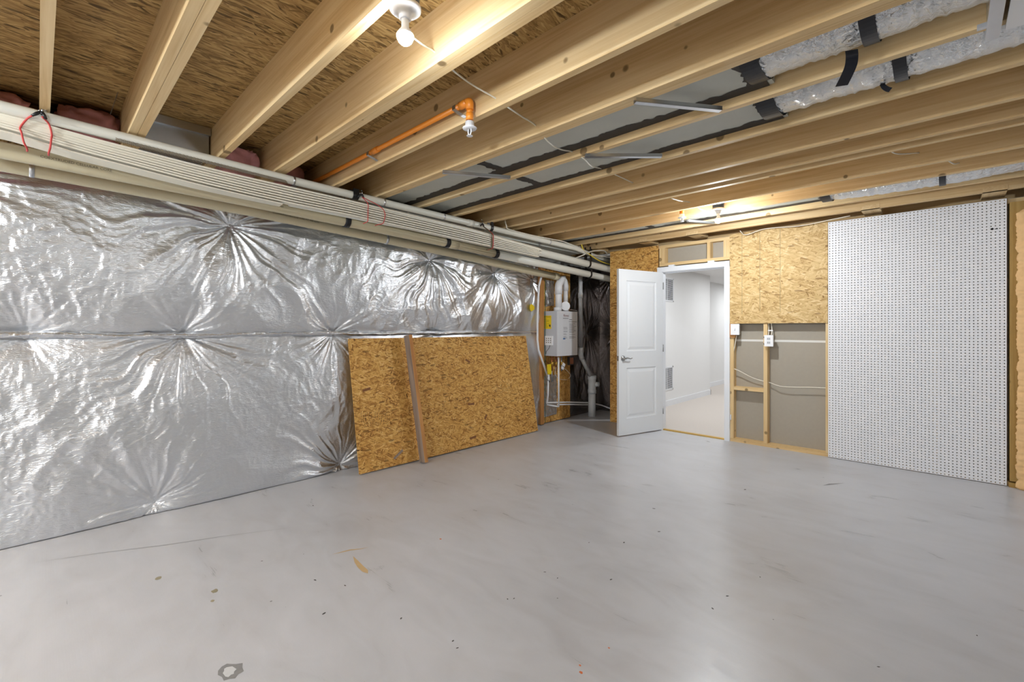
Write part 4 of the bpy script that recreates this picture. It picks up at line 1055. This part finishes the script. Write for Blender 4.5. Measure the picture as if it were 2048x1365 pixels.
# register boot at the top right corner
e = empty('register_boot', (0.2, 2.3, 2.45), 'galvanised register boot with white panel at the top right corner', 'duct')
p = onz(2018, 20, 2.405)
MB().box((-0.02, -0.19, 0), (0.018, 0.19, 0.15)).bevel(0.003).build('boot_side', M['zinc'], e, Matrix.Translation((p.x - 0.03, p.y, 2.402)))
MB().box((0.0, -0.19, 0), (0.28, 0.15, 0.012)).bevel(0.003).build('panel', M['white_gloss'], e, Matrix.Translation((p.x, p.y, 2.405)))
MB().box((-0.045, 0.07, 0.005), (-0.02, 0.09, 0.02)).build('tab', M['zinc'], e, Matrix.Translation((p.x - 0.03, p.y, 2.402)))

# lamp cable threaded through the joists
cpts = [ony(822, 72, 0.99), ony(845, 89, 1.07), ony(870, 105, 1.165), ony(905, 140, 1.25), ony(945, 170, 1.45), ony(990, 196, 1.60), ony(1021, 218, 1.66), ony(1045, 234, 1.85), ony(1071, 251, 1.982)]
c2 = [ony(1093, 280, 2.07), ony(1108, 293, 2.2), ony(1125, 300, 2.32), ony(1145, 304, 2.424)]
c3 = [ony(1168, 318, 2.47), ony(1182, 332, 2.65), ony(1205, 338, 2.853), ony(1222, 346, 2.95), ony(1236, 352, 3.05), ony(1266, 366, 3.275)]
c4 = [ony(1343, 397, 3.74), ony(1360, 402, 4.0), ony(1380, 405, 4.17), ony(1398, 417, 4.25), ony(1408, 421, 4.38), ony(1422, 424, 4.44)]
def cable(name, segs, r, mat, label, cat='cable', flat=None):
    m = MB()
    for s in segs: m.tube(smooth_path(s, 5), r, 8)
    o = m.build(name, M[mat]); tag(o, label, cat)
    return o
cable('lamp_cable', [cpts + c2 + c3], 0.0042, 'cable', 'white cable threaded through the joists from the nearer bulb')
cable('lamp_cable', [c4], 0.0045, 'cable', 'short white cable looping to the doorway bulb')
cable('lamp_cable', [[ony(1778, 300, 3.74), ony(1795, 308, 3.95), ony(1838, 306, 4.165)]], 0.004, 'cable', 'short white cable end between joists above the pegboard')
cable('lamp_cable', [[ony(1897, 322, 4.21), ony(1908, 328, 4.4), ony(1918, 326, 4.535)]], 0.004, 'cable', 'short white cable entering a drilled hole right of centre')
cable('lamp_cable', [[ony(1480, 462, 5.42), ony(1492, 470, 5.5), ony(1530, 458, 5.5), ony(1600, 452, 5.5), ony(1660, 440, 5.5), ony(1700, 432, 5.45)]], 0.004, 'cable', 'white cable running over the top of the back wall panels')
for u, v, y in ((1344, 398, 3.735),):
    pass

# cables near the alcove
cable('white_cable', [[onx(1010, 441, -3.42), onx(1013, 452, -3.42), onx(1018, 459, -3.43), onx(1060, 470, -3.44), onx(1100, 478, -3.46), onx(1128, 484, -3.47), onx(1160, 497, -3.49), onx(1180, 510, -3.5), onx(1200, 512, -3.5), onx(1222, 516, -3.52), onx(1240, 519, -3.6)]], 0.006, 'cable', 'white cable draped along the slim white pipe to the alcove')
cable('white_cable', [[onx(1150, 517, -3.6), onx(1165, 511, -3.55), onx(1177, 505, -3.5), onx(1190, 502, -3.5), onx(1208, 502, -3.5), onx(1216, 510, -3.55), onx(1229, 517, -3.6)]], 0.008, 'cable', 'thick pale cable bunched above the alcove pipes')
cable('yellow_cable', [[onx(1162, 483, -3.5), onx(1164, 493, -3.5), onx(1168, 502, -3.5), onx(1180, 510, -3.5), onx(1195, 520, -3.52), onx(1212, 527, -3.55), onx(1235, 533, -3.6)]], 0.007, 'yellow_cable', 'yellow cable drooping over the alcove pipes')
cable('black_hose', [[onx(1141, 622, -3.95), onx(1145, 602, -3.93), onx(1156, 578, -3.9), onx(1168, 563, -3.85), onx(1184, 555, -3.78), onx(1200, 554, -3.72), onx(1214, 566, -3.66), onx(1226, 583, -3.6), onx(1232, 600, -3.56)]], 0.011, 'black', 'black hose arching over the alcove from the water heater', 'hose')

# ================================================================== WATER HEATER AND ITS PLUMBING
bk = empty('heater_backing_board', (-4.03, 5.05, 0), 'narrow strand board backing on the wall behind the water heater', 'board')
panel('sheet', 2.2, 0.66, 0.015, M['osb'], frame((-4.01, 5.415, 0.01), (0, 0, 1), (0, -1, 0), (1, 0, 0)), bk)
MB().box((0, -0.035, -0.045), (2.2, 0.035, 0.0)).bevel(0.003).build('furring_strip', M['orange_wood'], bk, frame((-3.985, 4.735, 0.01), (0, 0, 1), (0, 1, 0), (-1, 0, 0)) @ Matrix.Translation((0, 0, 0.03)))
MB().tube([(-3.955, 4.775, 0.03), (-3.955, 4.775, 2.1)], 0.004, 6).build('green_wire', M['green'], bk)
def crinkle_patch(y0, y1, z0, z1, x, name, parent, seed):
    ny, nz2 = int((y1 - y0) / 0.006), int((z1 - z0) / 0.006)
    Y, Z = np.meshgrid(np.linspace(y0, y1, ny), np.linspace(z0, z1, nz2), indexing='ij')
    h = 0.012 * ridge(vn(Y * 14 + Z * 4, Z * 12, seed)) + 0.006 * ridge(vn(Y * 33, Z * 30, seed + 1))
    Z = Z + 0.02 * (vn(Y * 16, Y * 0, seed + 3) - 0.5) * (Z < z0 + 0.1)
    return big_mesh(name, np.stack([x + h, Y, Z], -1).reshape(-1, 3), grid_faces(ny, nz2), M['foil_small'], parent)
crinkle_patch(4.80, 5.08, 0.10, 0.66, -4.008, 'foil_patch', bk, 3)
crinkle_patch(4.84, 5.02, 1.62, 1.98, -4.008, 'foil_patch', bk, 8)

he = empty('tankless_water_heater', (-3.88, 5.01, 0.94), 'white wall hung tankless water heater with yellow energy label', 'heater')
HX0, HX1, HY0, HY1, HZ0, HZ1 = -4.0, -3.75, 4.785, 5.235, 0.94, 1.545
MB().box((HX0, HY0, HZ0), (HX1 - 0.012, HY1, HZ1)).bevel(0.006, 2).build('cabinet', M['heater_side'], he)
MB().box((HX1 - 0.013, HY0, HZ0), (HX1, HY1, HZ1)).bevel(0.006, 2).build('front_cover', M['heater'], he)
m = MB()
for i in range(11):
    z = HZ0 + 0.03 + i * 0.016
    m.box((HX1 - 0.001, HY0 + 0.02, z), (HX1 + 0.0025, HY1 - 0.03, z + 0.006))
o = m.build('cover_ribs', M['heater'], he); o['kind'] = 'stuff'
# printing on the cover
flat_text('logo', 'Rinnai', 0.048, (HX1 + 0.0012, HY0 + 0.13, HZ1 - 0.075), (0, 1, 0), (0, 0, 1), plain('dark_red_ink', lin(120, 30, 40), 0.5), he)
m = MB(); f_ = HX1 + 0.0008
rnd = random.Random(5)
for col_, (ya, yb) in enumerate(((HY0 + 0.13, HY0 + 0.22), (HY0 + 0.26, HY1 - 0.03))):
    for i in range(26):
        z = HZ1 - 0.17 - i * 0.0125 - (0.05 if col_ == 0 else 0)
        if z < HZ0 + 0.23 or rnd.random() < 0.12: continue
        m.box((f_ - 0.0006, ya, z), (f_, ya + (yb - ya) * (0.55 + 0.45 * rnd.random()), z + (0.0035 if col_ == 0 else 0.0045)))
m.box((f_ - 0.0006, HY0 + 0.12, HZ1 - 0.100), (f_, HY0 + 0.24, HZ1 - 0.092)).box((f_ - 0.0006, HY0 + 0.25, HZ1 - 0.145), (f_, HY1 - 0.02, HZ1 - 0.138)).box((f_ - 0.0006, HY0 + 0.26, HZ1 - 0.118), (f_, HY0 + 0.32, HZ1 - 0.108))
o = m.build('printed_notes', plain('grey_ink', lin(120, 122, 128), 0.6), he); o['kind'] = 'stuff'
MB().box((f_ - 0.0006, HY0 + 0.12, HZ0 + 0.222), (f_, HY0 + 0.17, HZ0 + 0.242)).build('blue_mark', plain('blue_mark', lin(90, 130, 180), 0.5), he)
# energy label and control panel on the near side
ys_ = HY0 - 0.0012
MB().box((-3.992, ys_, 1.305), (-3.855, ys_ + 0.001, 1.485)).build('energy_label', M['yellow'], he)
flat_text('label_heading', 'ENERGYGUIDE', 0.0185, (-3.989, ys_ - 0.0008, 1.463), (1, 0, 0), (0, 0, 1), M['ink'], he)
m = MB()
for i in range(8): m.box((-3.985, ys_ - 0.0006, 1.325 + i * 0.016), (-3.985 + 0.05 + 0.05 * rnd.random(), ys_, 1.3275 + i * 0.016))
m.box((-3.885, ys_ - 0.0006, 1.33), (-3.868, ys_, 1.345)).box((-3.895, ys_ - 0.0006, 1.345), (-3.868, ys_, 1.362))
o = m.build('label_print', M['ink'], he); o['kind'] = 'stuff'
cp = MB().box((-3.955, HY0 - 0.014, 1.085), (-3.825, HY0, 1.21)).bevel(0.004, 2).build('control_panel', M['white_gloss'], he)
m = MB()
for i in range(3):
    for j in range(3): m.box((-3.935 + i * 0.035, HY0 - 0.0155, 1.115 + j * 0.027), (-3.920 + i * 0.035, HY0 - 0.0138, 1.128 + j * 0.027))
m.build('button', M['ink_faint'], cp)['kind'] = 'stuff'
MB().tube(smooth_path([(-3.87, HY0 - 0.012, 1.085), (-3.89, HY0 - 0.014, 1.04), (-3.93, HY0 - 0.014, 1.0), (-3.945, HY0 - 0.006, 0.965)], 4), 0.0028, 6).build('control_wire', M['ink'], he)
MB().lathe([(0, 0.055), (0.05, 0.055), (0.055, 0.05)], (-3.86, HY, HZ1), (0, 0, 1), 24).build('exhaust_collar', M['pvc_bright'], he)
MB().lathe([(0, 0.05), (0.05, 0.05), (0.055, 0.045)], (-3.86, HY + 0.17, HZ1), (0, 0, 1), 24).build('intake_collar', M['pvc_bright'], he)
MB().tube([(-3.86 + 0.02, HY + 0.13, HZ1 + 0.075), (-3.80, HY + 0.10, HZ1 + 0.075)], 0.062, 24).build('intake_cap', M['pvc_bright'], he)
# vent risers
vt = empty('vent_riser', (-3.86, HY, 1.6), 'white plastic exhaust riser bending up from the heater', 'pipe')
ztop = LPe.z
MB().tube([(-3.86, HY + 0.02, HZ1 + 0.04), (-3.86, HY + 0.02, ztop - 0.13)], 0.0445, 20).build('riser', M['pvc_bright'], vt)
MB().tube([(-3.86, HY + 0.02, ztop - 0.24), (-3.86, HY + 0.02, ztop - 0.15), (-3.86, HY + 0.025, ztop - 0.11), (-3.86, HY + 0.06, ztop - 0.06), (-3.86, HY + 0.10, ztop - 0.02), (-3.86, HY + 0.10, ztop + 0.01)], [0.052] * 4 + [0.051, 0.05], 20).build('elbow', M['pvc_bright'], vt)
vt = empty('vent_riser', (-3.86, HY + 0.2, 1.6), 'slimmer white plastic intake riser beside the exhaust riser', 'pipe')
MB().tube([(-3.87, HY + 0.19, HZ1 + 0.04), (-3.87, HY + 0.19, ztop - 0.12)], 0.034, 20).build('riser', M['pvc_bright'], vt)
MB().tube([(-3.87, HY + 0.19, ztop - 0.18), (-3.87, HY + 0.19, ztop - 0.11), (-3.87, HY + 0.17, ztop - 0.05), (-3.87, HY + 0.13, ztop)], [0.042, 0.042, 0.04, 0.038], 20).build('elbow', M['pvc_bright'], vt)

# condensate and conduit
xw = -3.935
e = empty('condensate_line', (xw, 5.0, 0.3), 'white condensate line looping under the heater to the drain stack', 'pipe')
MB().tube([onx(1117, 715, -3.82), onx(1117.5, 814, -3.82)], 0.012, 12).build('drop', M['pvc_bright'], e)
a0 = onx(1117.5, 814, -3.82)
MB().tube([onx(1094, 810, -3.93), a0], 0.010, 12).build('cross_line', M['pvc_bright'], e)
MB().tube([onx(1094, 806, -3.93), onx(1135, 805, -3.93), onx(1180, 806, -3.90), onx(1203, 811, -3.88), onx(1222, 818, -3.72), onx(1232, 822, -3.62)], 0.010, 12).build('floor_line', M['pvc_bright'], e)
MB().tube([onx(1115, 810, -3.90), onx(1140, 809.5, -3.90), onx(1176, 810, -3.86)], 0.009, 12).build('cross_line', M['pvc_bright'], e)
e = empty('white_conduit', (xw, 4.6, 1.0), 'white conduit bending down the foil edge beside the water heater', 'pipe')
MB().tube([onx(1083, 553, -3.90), onx(1078, 572, -3.93)] + [onx(1076.5, 600, xw), onx(1075, 640, xw), onx(1075, 680, xw), onx(1077, 700, xw), onx(1097, 757, xw)], 0.014, 12).build('conduit', M['pvc_bright'], e)
MB().tube([onx(1096, 750, xw), onx(1098, 764, xw)], [0.02, 0.016], 12).build('fitting', M['pvc_bright'], e)
MB().tube([onx(1096.5, 762, xw), onx(1096, 790, xw), onx(1094, 808, xw)], 0.012, 12).build('lower_line', M['pvc_bright'], e)
MB().tube([onx(1097.5, 761, xw), onx(1097.5, 765, xw)], 0.017, 12).build('black_ring', M['black'], e)
# valves under the heater
e = empty('service_valves', (-3.9, 5.0, 0.85), 'brass and copper service valves hanging under the water heater', 'valve')
for u, mat in ((1104, 'copper'), (1112, 'copper'), (1123, 'zinc')):
    a = onx(u, 714, -3.88); b_ = onx(u, 742, -3.90)
    MB().tube([a, b_], 0.011, 10).build('stub', M[mat], e)
    MB().tube([onx(u, 724, -3.89), onx(u, 731, -3.89)], 0.019, 8).build('nut', M['brass'], e)
MB().tube([onx(1103, 742, -3.9), onx(1104, 754, -3.93), onx(1104, 764, -3.95)], 0.012, 10).build('gas_pipe', M['zinc'], e)
p = onx(1098.5, 739, -3.86)
MB().box((-0.010, -0.032, -0.066), (0.010, 0.032, 0.066)).bevel(0.006, 2).build('yellow_handle', M['yellow'], e, Matrix.Translation(p) @ Matrix.Rotation(0.08, 4, 'X'))
p = onx(1126.5, 733, -3.80)
MB().box((-0.0008, -0.030, -0.045), (0.0008, 0.030, 0.045)).build('paper_tag', M['white_gloss'], e, Matrix.Translation(p) @ Matrix.Rotation(-0.5, 4, 'X'))
MB().box((-0.004, -0.028, -0.03), (0.0, 0.028, 0.0)).build('tag_band', M['ink'], e, Matrix.Translation(p + Vector((0.002, 0, 0))) @ Matrix.Rotation(-0.5, 4, 'X') @ Matrix.Scale(0.25, 4, (0, 0, 1)))
MB().tube(smooth_path([onx(1130, 738, -3.82), onx(1138, 746, -3.84), onx(1141, 752, -3.9), onx(1137, 758, -3.93)], 4), 0.003, 6).build('flex_wire', M['cable'], e)
MB().tube(smooth_path([onx(1112, 735, -3.85), onx(1110, 748, -3.86), onx(1116, 757, -3.86), onx(1126, 760, -3.9), onx(1134, 760, -3.93)], 4), 0.003, 6).build('flex_wire', M['cable'], e)
p = onx(1141, 722, -3.93)
MB().box((-0.02, -0.05, -0.06), (0.02, 0.05, 0.06)).bevel(0.004).build('junction_box', M['mastic'], e, Matrix.Translation(p))
MB().box((0.02, -0.04, -0.045), (0.023, 0.04, 0.045)).build('box_cover', M['copper'], e, Matrix.Translation(p))
p = onx(1143, 621.5, -3.87)
MB().lathe([(0, 0.075), (0.008, 0.077), (0.012, 0.03), (0.02, 0.0)], p, (0.1, 0.1, 1), 20).build('flat_flange', M['zinc'], e)

# drain stack in the alcove
XD = -3.84
e = empty('drain_stack', onx(1184, 833, XD), 'grey plastic drain stack with offset standing in the alcove', 'pipe')
b0 = Vector((XD, 5.73, 0)); zt = onx(1184, 757, XD).z
MB().tube([b0, (XD, 5.73, zt - 0.20)], 0.055, 20).build('lower_pipe', M['pvc_grey'], e)
MB().tube([(XD, 5.73, zt - 0.225), (XD, 5.73, zt - 0.17), (XD, 5.73, zt - 0.165), (XD, 5.73, zt - 0.02), (XD, 5.73, zt - 0.015), (XD, 5.73, zt + 0.04)], [0.063, 0.063, 0.058, 0.058, 0.064, 0.064], 24).build('cleanout_tee', M['pvc_grey'], e)
MB().tube([(XD + 0.03, 5.74, zt - 0.09), (XD + 0.07, 5.80, zt - 0.09)], [0.036, 0.036], 18).build('cleanout_plug', M['pvc_grey'], e)
u0 = onx(1161, 712, XD); u1 = Vector((XD, 5.70, zt + 0.03))
MB().tube([onx(1161, 545, XD), u0 + Vector((0, 0, 0.04))] + knee(onx(1161, 545, XD), u0, u1, 0.05) + [u1], 0.030, 18).build('upper_pipe', M['pvc_grey'], e)
MB().tube([u0 + Vector((0, 0, 0.12)), u0 + Vector((0, 0, 0.03)), u0 + (u1 - u0).normalized() * 0.06], 0.036, 18).build('bend_fitting', M['pvc_grey'], e)
MB().tube([onx(1161, 586, XD), onx(1161, 597, XD)], 0.036, 18).build('coupling', M['pvc_grey'], e)
m = MB()
for i in range(14): m.box((XD + 0.05, 5.745, 0.06 + i * 0.024), (XD + 0.0515 + 0.002, 5.749, 0.06 + i * 0.024 + 0.012))
m.build('printing', M['ink'], e)['kind'] = 'stuff'

# ================================================================== SWITCH, OUTLET AND CABLE ON THE BARE STUDS
YE = 5.55
def device(x0, x1, z0, z1, name, label, cat):
    e = empty(name, ((x0 + x1) / 2, YE, z0), label, cat)
    MB().box((x0 + 0.006, YE - 0.012, z0 + 0.006), (x1 - 0.006, Y0 + 0.012, z1 - 0.006)).bevel(0.003).build('box', M['white_gloss'], e)
    MB().box((x0, YE - 0.019, z0), (x1, YE - 0.011, z1)).bevel(0.004, 2).build('cover_plate', M['white_gloss'], e)
    return e
e = device(-1.813, -1.719, 1.236, 1.360, 'light_switch', 'white surface light switch box high beside the doorway', 'switch')
xm, zm = -1.766, 1.298
MB().box((xm - 0.006, YE - 0.0195, zm - 0.013), (xm + 0.006, YE - 0.0188, zm + 0.013)).build('slot', M['pvc_grey'], e)
MB().box((xm - 0.004, YE - 0.030, zm - 0.002), (xm + 0.004, YE - 0.018, zm + 0.010)).bevel(0.001).build('toggle', M['white_gloss'], e)
e = device(-1.461, -1.374, 1.112, 1.236, 'power_outlet', 'white duplex outlet box on the bare middle stud', 'outlet')
xm = -1.4175
for zc2 in (1.195, 1.153):
    MB().box((xm - 0.017, YE - 0.0205, zc2 - 0.014), (xm + 0.017, YE - 0.0185, zc2 + 0.014)).bevel(0.0008).build('receptacle', M['pvc_grey'], e)
    MB().box((xm - 0.009, YE - 0.0212, zc2 - 0.004), (xm - 0.006, YE - 0.0203, zc2 + 0.006)).box((xm + 0.006, YE - 0.0212, zc2 - 0.004), (xm + 0.009, YE - 0.0203, zc2 + 0.006)).build('slot', M['ink'], e)
for zz2 in (1.21, 1.135):
    MB().tube([(-1.461, YE + 0.004, zz2), (-1.473, YE + 0.012, zz2 + 0.006), (-1.470, YE + 0.02, zz2 - 0.01)], 0.004, 6).build('clamp', M['ink'], e)
cable('wall_cable', [[(-1.432, 5.585, 1.235), (-1.434, 5.60, 1.30), (-1.436, 5.60, 1.39)], [(-1.404, 5.585, 1.235), (-1.402, 5.60, 1.30), (-1.412, 5.60, 1.39)]], 0.0055, 'cable', 'pair of white cables dropping into the outlet box')
MB().strip([(-1.445, 5.59, 1.285), (-1.42, 5.588, 1.287), (-1.39, 5.59, 1.285)], (0, 0, 0.012), 0.003).build('cable_staple', M['white_gloss'], bpy.data.objects['wall_cable'])
cable('wall_cable', [[ony(1473, 672, 5.575), ony(1470, 690, 5.58), ony(1465, 715, 5.585), ony(1463.5, 734, 5.59), ony(1480, 743, 5.6), ony(1505, 756, 5.61), ony(1527, 763, 5.615), ony(1540, 766, 5.615), ony(1560, 773, 5.60), ony(1590, 775, 5.60), ony(1625, 775.5, 5.60), ony(1662, 777, 5.60)]], 0.0050, 'cable', 'white cable sagging from the switch across the open studs')
cable('white_cable', [[ony(1010, 462, 3.9), ony(1012, 470, 3.95)]], 0.003, 'cable', 'tiny white cable tie end hanging under the joists') if False else None
